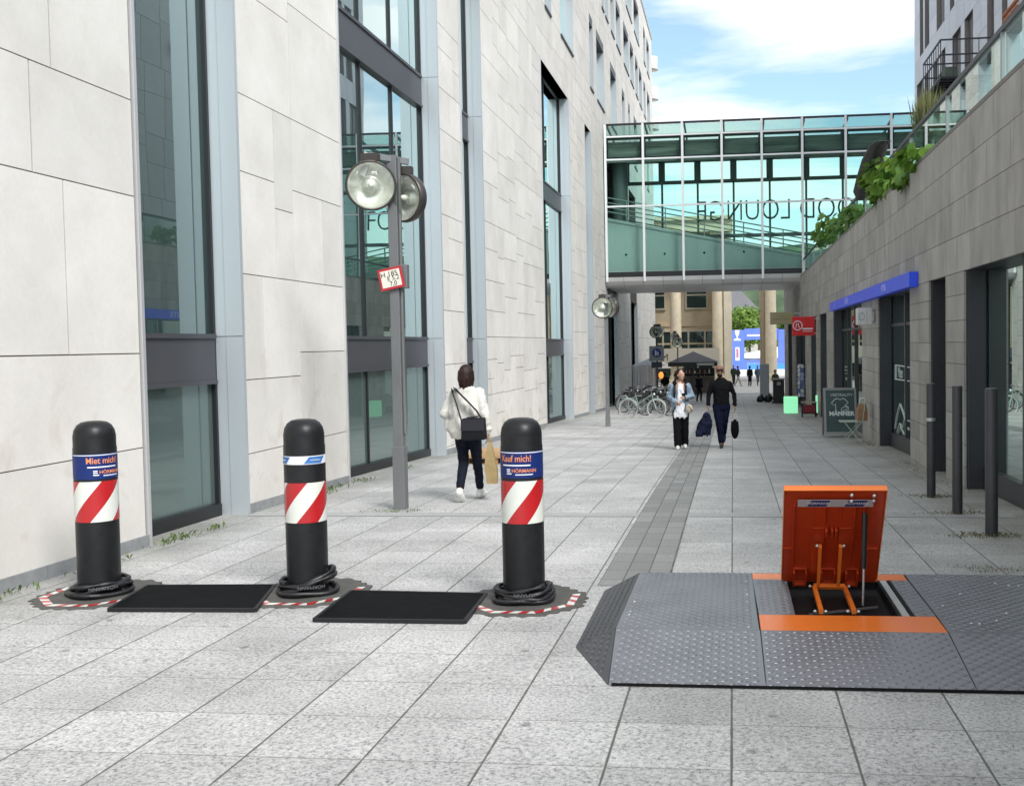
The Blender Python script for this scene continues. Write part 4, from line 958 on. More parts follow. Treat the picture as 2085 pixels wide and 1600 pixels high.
b = MB(); b.bar((xb+.045, yp+.0, zd(yp)-.012), (xb+.045, ys_b0-.0, zd(ys_b0)-.012), .045, .02); b.build('pit_rail', mat('pale_steel', (.5, .5, .48), .35, .5), ramp, world=True)
b = MB(); b.bar((A.x+.02, yF0-.004, G(yF0)+.008), (XR0, yF0-.004, G(yF0)+.008), .008, .016); b.build('edge_strip', edgem, ramp, world=True)
b = MB(); rnd = random.Random(4)
for k in range(13):
    x, y = rnd.uniform(xs1+.05, XR1-.05), rnd.uniform(yF1+.06, yB1-.06); b.lathe([(.011, 0), (.011, .004), (.0, .006)], (x, y, zd(y)), 8, caps=False)
for k in range(9):
    x, y = rnd.choice((xD+.05, j1-.07)), rnd.uniform(yF1+.06, yB1-.06); b.lathe([(.011, 0), (.011, .004), (.0, .006)], (x, y, zd(y)), 8, caps=False)
bolt = mat('bolt_zinc', (.55, .56, .57), .3, .8); b.build('screw', bolt, ramp, world=True)
# lid
tl, tr_ = hity(1597, 998, yh-.56), hity(1801, 996, yh-.56)
O = Vector((hl.x, yh, zd(yh)+.005)); V_ = Vector((0, .5*(tl.y+tr_.y), .5*(tl.z+tr_.z)))-Vector((0, O.y, O.z)); LEN = V_.length; V_.normalize()
U_ = Vector((1, 0, 0)); N_ = U_.cross(V_); 
if N_.y > 0: N_ = -N_
WID = hr.x-O.x
ML = Matrix(((U_.x, V_.x, N_.x, O.x), (U_.y, V_.y, N_.y, O.y), (U_.z, V_.z, N_.z, O.z), (0, 0, 0, 1)))
lid = MB(); lid.box(0, WID, 0, LEN, -.03, 0, 0, ML); lido = lid.build('lid', org_shade, ramp, world=True, bevel=.004)
sk = MB(); sk.box(-.006, WID+.006, 0, LEN+.006, -.036, -.0305, 0, ML); sk.box(-.006, WID+.006, LEN, LEN+.006, -.03, .012, 0, ML); sk.box(-.008, -.002, .02, LEN, -.03, .008, 0, ML); sk.box(WID+.002, WID+.008, .02, LEN, -.03, .008, 0, ML)
sk.build('lid_skin', org, lido, world=True)
W_ = WID
ribs = MB()
for u in (.10, .29, .41, .57, .71, .80): ribs.box(W_*u-.004, W_*u+.004, LEN*.06 if u < .2 or u > .75 else LEN*.40, LEN*.86, .001, .022, 0, ML)
for (u0, u1, v) in ((.0, .10, .40), (.80, .98, .40), (.29, .405, .62), (.575, .70, .62), (.11, .26, .17), (.40, .56, .17), (.66, .80, .17)): ribs.box(W_*u0, W_*u1, LEN*v-.004, LEN*v+.004, .001, .02, 0, ML)
for (u0, u1) in ((.11, .26), (.40, .56), (.66, .80)):
    ribs.box(W_*u0, W_*u1, LEN*.01, LEN*.03, .001, .05, 0, ML); ribs.box(W_*u0, W_*u0+.014, LEN*.0, LEN*.16, .001, .05, 0, ML); ribs.box(W_*u1-.014, W_*u1, LEN*.0, LEN*.16, .001, .05, 0, ML)
for u in (.42, .48, .52): ribs.box(W_*u, W_*u+.016, LEN*.55, LEN*.62, .001, .045, 0, ML)
ribs.box(W_*.29, W_*.41, LEN*.12, LEN*.86, .001, .014, 0, ML); ribs.box(W_*.57, W_*.71, LEN*.12, LEN*.86, .001, .014, 0, ML)
ribs.build('stiffener', org_shade, lido, world=True, bevel=.002)
P_ = lambda u, v, w_: tuple(ML @ Vector((W_*u, LEN*v, w_)))
st_ = MB(); st_.box(W_*.13, W_*.88, LEN*.855, LEN*.925, .0235, .0255, 0, ML); sto = st_.build('sticker', mat('sticker_grey', (.42, .40, .42), .45), lido, world=True)
for u0 in (.245, .615): q = MB(); q.add([P_(u0-.02, .86, .0262), P_(u0+.17, .86, .0262), P_(u0+.21, .92, .0262), P_(u0+.02, .92, .0262)], [(0, 1, 2, 3)]); q.build('sticker_mark', mat('sticker_blue', (.02, .03, .14), .4), sto, world=True)
def lp(cu, cv, s): return lambda u, v, t: tuple((ML @ Vector((W_*cu+u, LEN*cv+v, .027+t)))-ramp.location)
for u0 in (.34, .71): lettering('print', 'HÖRMANN', .03, whitel, sto, lp(u0, .89, 1), .0003)
ar = MB()
for u in (.375, .585): ar.bar(P_(u, .47, .05), P_(u, .05, .085), .022, .035, up=N_)
ar.bar(P_(.33, .055, .085), P_(.66, .055, .085), .028, .034, up=N_); ar.build('lid_arm', org, lido, world=True)
ar = MB(); f1, f2 = P_(.335, .05, .09), P_(.655, .05, .09); dn1 = hitz(1672, 1245, zp+.05); dn2 = hitz(1739, 1245, zp+.05)
ar.bar(f1, tuple(dn1), .03, .03); ar.bar(f2, tuple(dn2), .03, .03); ar.build('support_arm', org, ramp, world=True)
bl = MB()
for (u, v, w_) in ((.345, .47, .05), (.62, .47, .05), (.29, .055, .085), (.70, .055, .085), (.66, .975, .03), (.88, .97, .03), (.66, .915, .03), (.88, .92, .03)): bl.ell(P_(u, v, w_), (.014, .014, .014), 8, 6)
for d in (dn1, dn2): bl.ell((d.x-.04, d.y, d.z), (.014, .014, .014), 8, 6); bl.ell((d.x+.03, d.y, d.z), (.014, .014, .014), 8, 6)
bl.build('bolt', bolt, lido, world=True)
gs = MB(); s0 = Vector(P_(.80, .82, .05)); s1 = hitz(1757, 1232, zp+.04); sm = s0.lerp(s1, .60); gs.tube([s0, sm], .019, 12); go = gs.build('gas_strut', mat('strut_black', (.008, .008, .009), .3), ramp, world=True)
gs = MB(); gs.tube([sm, s1], .008, 8); gs.build('strut_rod', bolt, go, world=True)
gs = MB(); gs.bar((dn1.x-.08, dn1.y, zp+.03), (s1.x+.1, s1.y, zp+.03), .012); gs.build('pit_bar', mat('pit_steel', (.22, .23, .24), .4, .6), ramp, world=True)

# ------------------------------------------------------------------ slim steel bollards by the shop window
sb = mat('bollard_steel', (.055, .055, .060), .45, .4, var=.12, scale=4)
for (xl, xr, yb, yt, lab) in ((1887, 1905, 1012, 781, 'slim dark steel bollard farthest along the shop pier, nearest the narrow doorway'), (1939, 1960, 1046, 786, 'slim dark steel bollard, middle of the three beside the shop window'), (2006, 2032, 1090, 791, 'slim dark steel bollard nearest the viewer, in front of the big shop window')):
    p = hitg((xl+xr)/2, yb); r_ = .5*abs((hity(xr, yb, p.y)-hity(xl, yb, p.y)).x); hgt = hity((xl+xr)/2, yt, p.y).z-p.z
    t = thing('steel_bollard', lab, 'bollard', (p.x, p.y, G(p.y)), 0, 'slim steel bollards at the shop front')
    b = MB(); b.lathe([(r_, -.05), (r_, hgt-.004), (r_-.004, hgt)], seg=28); b.build('post', sb, t)
    b = MB(); b.lathe([(r_-.003, hgt+.0005), (r_-.012, hgt+.004), (0, hgt+.005)], seg=28, caps=False); b.build('cap', mat('bollard_cap', (.22, .22, .22), .4, .5), t)
    if yb == 1012:
        b = MB(); b.lathe([(r_+.001, hgt-.46), (r_+.002, hgt-.44), (r_+.001, hgt-.42)], seg=28, caps=False); b.build('ring', bolt, t)

# ------------------------------------------------------------------ street lamps with paired round lenses
postm = mat('lamp_post_grey', (.165, .17, .175), .5, .3, var=.16, scale=3, stretch=(1, 1, .3)); postd = mat('lamp_post_dark', (.06, .062, .065), .5, .3)
def lensmat():
    m, n, l, b, o = newmat('lamp_lens'); tcn = n.new('ShaderNodeTexCoord'); nz = n.new('ShaderNodeTexNoise'); nz.inputs['Scale'].default_value = 4.2; nz.inputs['Detail'].default_value = 2; nz.inputs['Distortion'].default_value = 1.2
    l.new(tcn.outputs['Object'], nz.inputs['Vector']); cr = n.new('ShaderNodeValToRGB'); cr.color_ramp.elements[0].position = .35; cr.color_ramp.elements[1].position = .65
    cr.color_ramp.elements[0].color = (.55, .55, .51, 1); cr.color_ramp.elements[1].color = (.80, .81, .76, 1); l.new(nz.outputs['Fac'], cr.inputs[0]); l.new(cr.outputs[0], b.inputs['Base Color'])
    b.inputs['Metallic'].default_value = .5; b.inputs['Roughness'].default_value = .35
    bp = n.new('ShaderNodeBump'); bp.inputs['Strength'].default_value = .3; bp.inputs['Distance'].default_value = .06; l.new(nz.outputs['Fac'], bp.inputs['Height']); l.new(bp.outputs[0], b.inputs['Normal']); return m
LENS = lensmat(); LGL = clear_glass('lamp_glass', (.90, .92, .88), 2.2); BULB = mat('bulb_white', (.75, .76, .70), .35)
rimm = mat('lamp_rim', (.07, .062, .058), .4, .5)
def frame_to(d, c):
    d = Vector(d).normalized(); x = Vector((0, 0, 1)).cross(d).normalized(); y = d.cross(x)
    return Matrix(((x.x, y.x, d.x, c[0]), (x.y, y.y, d.y, c[1]), (x.z, y.z, d.z, c[2]), (0, 0, 0, 1)))
def lamp_post(px, label, head_px, rad, dirs, w_, m, pat=False, group='street lamps with round lenses'):
    p = hitg(*px); t = thing('street_lamp', label, 'street lamp', (p.x, p.y, G(p.y)), 0, group)
    h = hity(head_px[0], head_px[1], p.y); hz = h.z-G(p.y)
    b = MB(); top = hz+rad*1.30
    b.box(-w_*.62, w_*.62, -w_*.62, w_*.62, -.1, .75 if w_ > .112 else .3); b.box(-w_*.5, w_*.5, -w_*.5, w_*.5, .7 if w_ > .112 else .25, top)
    if w_ > .112: b.box(w_*.52, w_*.78, -w_*.2, w_*.2, .9, top-.02); b.box(w_*.55, w_*1.35, -.05, .05, 2.62, 2.9)
    b.build('post', m, t, bevel=.008 if w_ > .112 else 0)
    ar = MB(); ar.bar((dirs[0][1][0]-.02, dirs[0][1][1], top-.02), (dirs[1][1][0]+.06, dirs[1][1][1], top-.06), .05, .07)
    ar.build('arm', m, t)
    for d, off in dirs:
        c = (off[0], off[1], hz+off[2]); M_ = frame_to(d, c); q = MB()
        rp = [(rad*.80, -.115), (rad*.97, -.085), (rad*1.02, -.03), (rad*1.02, .035), (rad*.95, .045), (rad*.94, .02)]
        q.lathe([(0, -.14)]+rp, seg=40, caps=False); q.v = [tuple(M_ @ Vector(v)) for v in q.v]
        q.box(c[0]-.10, c[0]+.10, c[1]-.05, c[1]+.06, c[2]+rad*.96, c[2]+rad*1.28)
        hd = q.build('lamp_head', rimm, t)
        q = MB(); q.lathe([(rad*.935, .018), (rad*.80, -.04), (rad*.55, -.08), (rad*.30, -.10), (rad*.28, -.05), (0, -.05)], seg=40, caps=False); q.v = [tuple(M_ @ Vector(v)) for v in q.v]; q.build('reflector', LENS, hd)
        q = MB(); q.ell((0, 0, -.0), (rad*.13, rad*.13, rad*.24), 12, 8); q.v = [tuple(M_ @ Vector(v)) for v in q.v]; q.build('bulb', BULB, hd)
        q = MB(); q.lathe([(rad*.945, .022), (rad*.93, .05), (rad*.8, .10), (rad*.55, .15), (rad*.28, .18), (0, .19)], seg=40, caps=False); q.v = [tuple(M_ @ Vector(v)) for v in q.v]; q.build('lens', LGL, hd)
    return t, p, hz, top
d1 = Vector((.36, -.92, -.12)); 
L1 = lamp_post((817, 1036), 'tall grey street lamp with two round lenses and a red bordered notice on its post', (774, 383), .285, [(d1, (-.20, -.20, 0)), ((-.42, -.90, -.05), (.10, .10, -.11))], .115, postm)
pl_ = MB(); c = hity(741, 338, L1[1].y-.2)-L1[0].location; pl_.bar((c.x-.05, c.y, c.z-.1), (c.x+.07, c.y, c.z+.14), .02, .12); pl_.build('side_flap', alu2, L1[0])
lamp_post((1238, 868), 'grey street lamp with round lenses at the footbridge corner of the office building', (1230, 627), .31, [((.1, -.95, -.1), (-.10, -.12, 0)), ((-.5, -.8, -.05), (.10, .1, .02))], .11, postm)
fl_dirs = [((.0, -1, -.1), (-.06, -.12, 0)), ((.6, -.8, -.05), (.12, .1, .02))]
q3 = hity(1336, 812, 57)
l3 = lamp_post((1339, 814), 'dark street lamp carrying the blue pedestrian sign, behind the parked bicycles', (1334, 676), .33, fl_dirs, .10, postd)
lamp_post((1381, 806), 'pale slim street lamp in front of the sandstone column, left of the dark sunshade', (1374, 697), .33, [((.3, -1, -.1), (.0, -.12, 0)), ((-.6, -.8, -.05), (-.16, .1, .25))], .08, postm)
# notice on the first lamp post
c = hity(796, 567, L1[1].y-.10); nt = thing('notice_sign', 'tilted white notice with red border and black figures fixed to the tall lamp post', 'sign', c)
rot = Matrix.Rotation(R(11), 3, 'Y') @ Matrix.Rotation(R(18), 3, 'Z')
def nb(x0, x1, z0, z1, y0, y1): 
    b = MB(); b.box(x0, x1, y0, y1, z0, z1); b.v = [tuple(rot.inverted() @ Vector(v)) if False else tuple(Matrix.Rotation(R(-11), 3, 'Y') @ Vector(v)) for v in b.v]; return b
NB = nb(-.145, .145, -.125, .125, 0, .015); NB.build('plate', mat('sign_red', (.45, .02, .03), .4), nt)
NB = nb(-.118, .118, -.098, .098, -.003, -.0005); fc = NB.build('face', mat('sign_cream', (.72, .70, .60), .5), nt)
mr = Matrix.Rotation(R(-11), 3, 'Y')
for tx, sx_, dx, dz in (('H 185', .085, -.01, .05), ('E 5,2', .075, .03, -.0), ('7,0', .075, .02, -.065)): lettering('print', tx, sx_, mat('print_black', (.02, .02, .02), .6), fc, (lambda dx, dz: lambda u, v, t: tuple(mr @ Vector((u+dx, -.005-t, v+dz))))(dx, dz), .0005)
# pedestrian sign on the dark lamp
p3 = l3[1]; c = hity(1337, 720, p3.y-.08); sg = thing('pedestrian_sign', 'grey square sign with blue disc and two white figures, on the dark lamp post', 'road sign', c)
s_ = hity(1352, 720, p3.y-.08).x-c.x
b = MB(); b.box(-s_, s_, 0, .03, -s_*1.02, s_*1.02); b.build('plate', mat('sign_grey', (.28, .29, .31), .5, .2), sg)
b = MB(); b.prism([(s_*.62*math.cos(2*PI*k/28), s_*.62*math.sin(2*PI*k/28)+s_*.1) for k in range(28)], lambda u, v, t: (u, t, v), -.006, -.001); dsc = b.build('disc', mat('sign_blue', (.012, .03, .22), .4), sg)
b = MB()
for ox, k in ((-.13, 1.0), (.17, .72)):
    f = lambda u, v, t: (s_*(ox+u*k), t, s_*(.1-.38*(1-k)*.6+v*k))
    b.prism([(.07*math.cos(a*.7), .34+.07*math.sin(a*.7)) for a in range(9)], f, -.010, -.0065); b.prism([(-.1, .24), (.1, .24), (.13, -.05), (.10, -.4), (.03, -.4), (0, -.1), (-.05, -.4), (-.12, -.4), (-.09, -.05), (-.13, .1)], f, -.010, -.0065)
b.build('pictogram', whitel, dsc)
b = MB(); b.box(-s_*.72, s_*.72, 0, .03, -s_*1.95, -s_*1.08); b.build('sub_plate', mat('sign_dark', (.05, .055, .06), .5), sg)
# ------------------------------------------------------------------ people
skinm = mat('skin', (.46, .27, .19), .5, spec=.35); skind = mat('skin_tan', (.30, .165, .11), .5, spec=.35)
hair_d = mat('hair_dark', (.010, .006, .005), .5, spec=.2, var=.5, scale=14, stretch=(3, 3, .3), bump=.5, bscale=40); hair_b = mat('hair_brown', (.024, .012, .010), .45, spec=.25, var=.5, scale=14, stretch=(3, 3, .3), bump=.5, bscale=40)
shoe_w = mat('shoe_white', (.68, .68, .66), .5); shoe_d = mat('shoe_dark', (.02, .02, .022), .5); sole = mat('shoe_sole', (.55, .55, .52), .6)
def torso(b, rings, seg=20):
    vs = []; fs = []; n_ = len(rings)
    for cx, cy, z, rx, ry in rings:
        for k in range(seg):
            a = 2*PI*k/seg; c, s = math.cos(a), math.sin(a)
            vs.append((cx+rx*math.copysign(abs(c)**.85, c), cy+ry*math.copysign(abs(s)**.85, s), z))
    for i in range(n_-1):
        for k in range(seg): fs.append((i*seg+k, i*seg+(k+1) % seg, (i+1)*seg+(k+1) % seg, (i+1)*seg+k))
    fs += [tuple(range(seg))[::-1], tuple(range((n_-1)*seg, n_*seg))]
    b.add(vs, fs, 0, True)
def limb(b, pts, rs, seg=12):
    P = []; Q = []
    for i in range(len(pts)-1):
        p, q = Vector(pts[i]), Vector(pts[i+1])
        for k in range(4): t = k/4; P.append(p.lerp(q, t)); Q.append(rs[i]*(1-t)+rs[i+1]*t)
    P.append(Vector(pts[-1])); Q.append(rs[-1])
    b.tube(P, Q, seg)
    for p, r_ in zip(pts, rs): b.ell(p, (r_*.98,)*3, 12, 8)
def hand(b, wr, d, side, s=1.0, curl=.6):
    d = Vector(d).normalized(); ax = Vector((side, 0, 0)); fw = d.cross(ax)
    if fw.length < .2: fw = Vector((0, -1, 0))
    fw.normalize(); nrm = d.cross(fw).normalized()          # across the palm: fw, palm faces nrm
    if nrm.x*side > 0: nrm = -nrm
    w_ = Vector(wr); pc = w_+d*.045*s
    for k in range(4): b.ell(tuple(pc+fw*(.024-.016*k)*s), (.017*s, .017*s, .045*s), 8, 6)
    for k in range(4):
        L_ = (.072, .08, .075, .06)[k]*s; p0 = w_+d*.085*s+fw*(.026-.017*k)*s; p1 = p0+d*L_*.5+nrm*L_*.12*curl; p2 = p1+(d*(1-curl*.6)+nrm*curl).normalized()*L_*.5
        b.tube([p0-d*.02*s, p0, p1, p2], [.0095*s, .0095*s, .0085*s, .007*s], 7)
    p0 = w_+d*.035*s+fw*.03*s; b.tube([p0-fw*.01*s, p0+fw*.022*s+d*.02*s, p0+fw*.03*s+d*.045*s+nrm*.012*s], [.012*s, .0105*s, .008*s], 7)
def head_blob(b, c, turn, s=1.0):
    M = Matrix.Translation(Vector(c)) @ Matrix.Rotation(turn, 4, 'Z'); n0 = len(b.v)
    b.ell((0, 0, .02*s), (.074*s, .092*s, .100*s), 20, 14); b.ell((0, -.018*s, -.045*s), (.056*s, .068*s, .072*s), 16, 10); b.ell((0, -.062*s, -.088*s), (.026*s, .022*s, .020*s), 10, 8)
    b.tube([(0, -.088*s, .025*s), (0, -.108*s, -.022*s), (0, -.092*s, -.034*s)], [.008*s, .015*s, .012*s], 8); b.ell((0, -.084*s, -.058*s), (.024*s, .011*s, .009*s), 10, 6)
    for q in (-1, 1): b.ell((q*.076*s, .008*s, -.008*s), (.010*s, .020*s, .030*s), 8, 6); b.ell((q*.034*s, -.074*s, -.028*s), (.02*s, .014*s, .016*s), 8, 6); b.ell((q*.030*s, -.080*s, .030*s), (.022*s, .012*s, .007*s), 8, 6)
    for i in range(n0, len(b.v)): b.v[i] = tuple(M @ Vector(b.v[i]))
    return M
def eyes(M, par, s=1.0):
    b = MB()
    for q in (-1, 1): b.ell((q*.031*s, -.080*s, .012*s), (.012*s, .008*s, .007*s), 8, 6)
    b.v = [tuple(M @ Vector(v)) for v in b.v]; b.build('eye', mat('eye', (.03, .025, .02), .3), par)
def body(t, J, m, turn=0, voxel=.0105, fist=.6, s=1.0):
    b = MB(); M = head_blob(b, J['head'], turn, s)
    hd = Vector(J['head']); nk = Vector(J['neck'])
    b.tube([nk-Vector((0, 0, .06)), nk, hd-Vector((0, .0, .06*s))+Vector((0, .015, 0))], [.062*s, .054*s, .052*s], 14)
    cz = nk.z; torso(b, [(0, 0, .84*s, .14*s, .10*s), (0, 0, .95*s, .155*s, .105*s), (0, 0, 1.08*s, .125*s, .09*s), (0, 0, 1.25*s, .145*s, .10*s), (0, .0, 1.37*s, .165*s, .085*s), (0, .005, cz-.0, .07*s, .06*s)])
    for q, sd in (('R', -1), ('L', 1)):
        sh, el, wr = J['sh'+q], J['el'+q], J['wr'+q]; limb(b, [sh, el, wr], [.052*s, .040*s, .028*s]); hand(b, wr, Vector(wr)-Vector(el) if 'hd'+q not in J else J['hd'+q], sd, s, fist)
        hp, kn, an, to = J['hp'+q], J['kn'+q], J['an'+q], J['to'+q]; limb(b, [hp, kn, an], [.082*s, .055*s, .038*s]); limb(b, [an, Vector(an)+(Vector(to)-Vector(an))*.4+Vector((0, 0, -.02)), to], [.038*s, .036*s, .026*s])
    o = remesh(b, 'body', m, t, voxel, 3); eyes(M, o, s); return o, M
def sleeve(b, J, q, r0, r1, r2, cut=.98):
    sh, el, wr = (Vector(J[k+q]) for k in ('sh', 'el', 'wr')); w2 = el.lerp(wr, cut); limb(b, [sh, el, w2], [r0, r1, r2], 14)
    for k in (.3, .62, .9): p = sh.lerp(el, k); b.ell(tuple(p), (r0*1.03, r0*1.06, .03), 12, 6)
    for k in (.18, .5, .85): p = el.lerp(w2, k); b.ell(tuple(p), (r1*1.06, r1*1.03, .022), 12, 6)
def trouser(t, J, m, s, r0, r1, r2, cut=.95, waist=1.0, name='trousers'):
    b = MB(); torso(b, [(0, 0, .80*s, .15*s, .115*s), (0, 0, .90*s, .165*s, .118*s), (0, 0, waist*s, .145*s, .105*s)])
    for q in 'RL':
        hp, kn, an = (Vector(J[k+q]) for k in ('hp', 'kn', 'an')); limb(b, [hp, kn, kn.lerp(an, cut)], [r0, r1, r2], 14)
        for k in (.1, .3, .8): p = kn.lerp(an, k); b.ell(tuple(p), ((r1*(1-k)+r2*k)*1.05,)*2+(.02,), 12, 6)
    return remesh(b, name, m, t, .012, 4, fold=.008, fq=(9, 9, 9))
def shoes(t, J, m, s):
    for q in 'RL':
        an, to = Vector(J['an'+q]), Vector(J['to'+q]); d = (to-an); d2 = Vector((d.x, d.y, 0)).normalized() if d.z > -.12 else d.normalized()
        b = MB(); hl = an-Vector((0, 0, .045*s))-d2*.035*s; limb(b, [tuple(hl), tuple(an.lerp(to, .5)+Vector((0, 0, -.02*s))), tuple(to)], [.048*s, .046*s, .036*s]); limb(b, [tuple(an), tuple(hl)], [.046*s, .048*s])
        remesh(b, 'shoe', m, t, .011, 3)
def flat_strap(pts, w_, m, name, par, world=True):
    b = MB(); b.tube(pts, [(w_*.5, .006)]*len(pts), 8); return b.build(name, m, par, world=world)

# --- woman walking away past the lamp post
p1 = hitg(950, 1020); s1_ = (hity(944, 743, p1.y).z-G(p1.y))/1.735
S = lambda *v: tuple(c*s1_ for c in v)
JW = dict(head=S(0, .0, 1.61), neck=S(0, .015, 1.46), shR=S(-.165, 0, 1.375), elR=S(-.235, .03, 1.11), wrR=S(-.25, -.03, .875), hdR=(0, -.05, -1), shL=S(.165, 0, 1.375), elL=S(.275, .06, 1.12), wrL=S(.22, -.16, 1.02),
          hpR=S(-.085, 0, .88), knR=S(-.065, -.16, .50), anR=S(-.075, -.24, .10), toR=S(-.085, -.40, .04), hpL=S(.085, 0, .88), knL=S(.055, .02, .49), anL=S(.04, .24, .16), toL=S(.035, .14, .035))
w1 = thing('person', 'woman seen from behind in loose cream jacket and dark trousers, walking away', 'person', (p1.x+.02, p1.y+.05, G(p1.y)), R(176))
body(w1, JW, skinm, 0, s=s1_)
jm = mat('cream_jacket', (.60, .585, .54), .75, var=.07, scale=9, bump=.35, bscale=14)
b = MB(); torso(b, [S(.0, .01, .80, .20, .15), S(.03, .01, .90, .225, .175), S(.02, .01, 1.0, .215, .16), S(0, 0, 1.12, .195, .14), S(0, 0, 1.26, .19, .135), S(0, .0, 1.36, .18, .115), S(0, .01, 1.43, .12, .09), S(0, .015, 1.475, .075, .07)])
for k in range(9): b.ell(S(-.16+.04*k, .13-.01*(k % 3), .90+.05*((k*5) % 7)), S(.05, .045, .09), 10, 6)
for q in 'RL': sleeve(b, JW, q, .074*s1_, .070*s1_, .050*s1_)
b.ell(S(.23, .03, .98), S(.07, .07, .10), 12, 8); remesh(b, 'jacket', jm, w1, .013, 3, fold=.016, fq=(8, 8, 6))
trouser(w1, JW, mat('navy_trousers', (.010, .012, .020), .75, spec=.08, var=.3, scale=8), s1_, .096*s1_, .066*s1_, .052*s1_, .86)
shoes(w1, JW, shoe_w, s1_)
b = MB(); b.ell(S(0, .015, 1.645), S(.086, .103, .098), 18, 12)
for k in range(26): 
    a = -.35+3.85*k/25; x, y = .072*math.cos(a), .015+.085*math.sin(a); b.tube([S(x, y, 1.66), S(x*1.13, y*1.10, 1.55), S(x*.98, y*.95, 1.425+.018*((k*7) % 4))], [.026*s1_, .028*s1_, .010*s1_], 7)
remesh(b, 'hair', hair_b, w1, .009, 1, fold=.007, fq=(60, 60, 6))
bagb = mat('bag_black', (.006, .006, .009), .45, spec=.2, var=.3, scale=10)
yb_ = p1.y-.22; c = hity(965, 873, yb_); hb_ = thing('shoulder_bag', 'black shoulder bag hanging on the back of the woman in the cream jacket', 'bag', (c.x, c.y, c.z))
b = MB(); w_ = .5*(hity(990, 873, yb_).x-hity(940, 873, yb_).x); h_ = .5*(hity(965, 851, yb_).z-hity(965, 896, yb_).z); b.box(-w_, w_, -.06, .06, -h_, h_); b.v = [(x*(1.0 if z < 0 else .93), y*(1.1 if z < 0 else .7), z+.03*x) for x, y, z in b.v]; bgo = b.build('bag_body', bagb, hb_, bevel=.02)
b = MB(); b.box(-w_*.96, w_*.96, -.068, -.063, -.02, h_*.9); b.bar((-w_*.5, -.03, h_), (w_*.45, -.03, h_+.02), .02); b.build('flap', mat('bag_flap', (.015, .015, .022), .38), bgo, bevel=.002)
pt = lambda x, y, d: hity(x, y, p1.y-d)
flat_strap([pt(940, 858, .21), pt(934, 838, .20), pt(927, 815, .18), pt(921, 799, .10), pt(921, 793, .0)], .058, bagb, 'strap', hb_); flat_strap([pt(979, 850, .20), pt(970, 836, .19), pt(955, 820, .185), pt(938, 803, .165), pt(929, 794, .10), pt(926, 790, .0)], .058, bagb, 'strap', hb_)
c = hity(1000, 900, p1.y); tb = thing('paper_bag', 'tall tan carrier bag in the right hand of the woman walking away', 'bag', (c.x, c.y, c.z))
fx = lambda x: hity(x, 940, p1.y).x-c.x
fz_ = lambda y: hity(1000, y, p1.y).z-c.z
b = MB()
rg = [(996, 1001, 898, .02), (993, 1004, 915, .04), (989, 1008, 938, .055), (988, 1012, 955, .06), (991, 1012, 972, .055), (992, 1011, 984, .05)]
vs = []; 
for xl, xr, y, d in rg: vs += [(fx(xl), -d, fz_(y)), (fx(xr), -d*.6, fz_(y)), (fx(xr), d, fz_(y)), (fx(xl), d*.7, fz_(y))]
fs = [(0, 1, 2, 3), tuple(range(20, 24))[::-1]]
for i in range(5):
    for k in range(4): fs.append((4*i+k, 4*i+(k+1) % 4, 4*i+4+(k+1) % 4, 4*i+4+k))
b.add(vs, fs); b.build('bag_body', mat('tan_bag', (.30, .215, .095), .55, var=.2, scale=8, bump=.3, bscale=10), tb, bevel=.006)
b = MB(); b.tube([(fx(996), 0, fz_(898)), (fx(997), 0, fz_(885)), (fx(999.5), 0, fz_(885)), (fx(1001), 0, fz_(898))], .006, 6); b.build('handle', mat('tan_handle', (.35, .26, .13), .6), tb)

# --- couple walking towards the viewer
p2 = hitg(1387, 914); s2_ = (hity(1385, 750, p2.y).z-G(p2.y))/1.745
S = lambda *v: tuple(c*s2_ for c in v)
J2_ = dict(head=S(.01, -.02, 1.60), neck=S(0, .01, 1.45), shR=S(-.16, 0, 1.36), elR=S(-.245, .04, 1.13), wrR=S(-.10, -.19, 1.03), shL=S(.16, 0, 1.36), elL=S(.245, .03, 1.14), wrL=S(.10, -.20, 1.13),
           hpR=S(-.085, 0, .88), knR=S(-.08, -.06, .48), anR=S(-.07, -.06, .10), toR=S(-.07, -.22, .035), hpL=S(.085, 0, .88), knL=S(.085, .02, .48), anL=S(.08, .14, .12), toL=S(.09, .0, .04))
w2 = thing('person', 'woman with dark curly hair, open denim jacket over long white shirt, walking towards the viewer', 'person', (p2.x, p2.y, G(p2.y)), R(2))
bo2, M2 = body(w2, J2_, skinm, R(38), s=s2_)
dn = mat('denim', (.20, .27, .35), .8, var=.28, scale=7, bump=.3, bscale=30)
b = MB(); torso(b, [S(0, .02, .80, .195, .135), S(0, .02, .95, .19, .125), S(0, .015, 1.1, .18, .115), S(0, .015, 1.26, .178, .115), S(0, .015, 1.35, .172, .10), S(0, .02, 1.42, .10, .085)])
for q in 'RL': sleeve(b, J2_, q, .070*s2_, .064*s2_, .048*s2_, .92)
remesh(b, 'jacket', dn, w2, .013, 3, fold=.012, fq=(9, 9, 8))
b = MB(); torso(b, [S(-.03, -.05, .70, .12, .11), S(-.03, -.055, .78, .125, .12), S(0, -.05, .95, .10, .115), S(.0, -.045, 1.12, .085, .10), S(.0, -.045, 1.3, .075, .10), S(.0, -.03, 1.42, .06, .07)])
for k in range(6): b.ell(S(-.12+.05*k, -.13, .74+.03*(k % 2)), S(.03, .03, .08), 8, 6)
remesh(b, 'shirt', mat('white_shirt', (.70, .70, .74), .7, var=.06, scale=10, bump=.3, bscale=16), w2, .012, 3, fold=.014, fq=(14, 14, 5))
trouser(w2, J2_, mat('black_trousers', (.007, .007, .009), .8, spec=.08, var=.3, scale=8), s2_, .10*s2_, .085*s2_, .085*s2_, 1.0); shoes(w2, J2_, shoe_w, s2_)
b = MB(); rnd = random.Random(8)
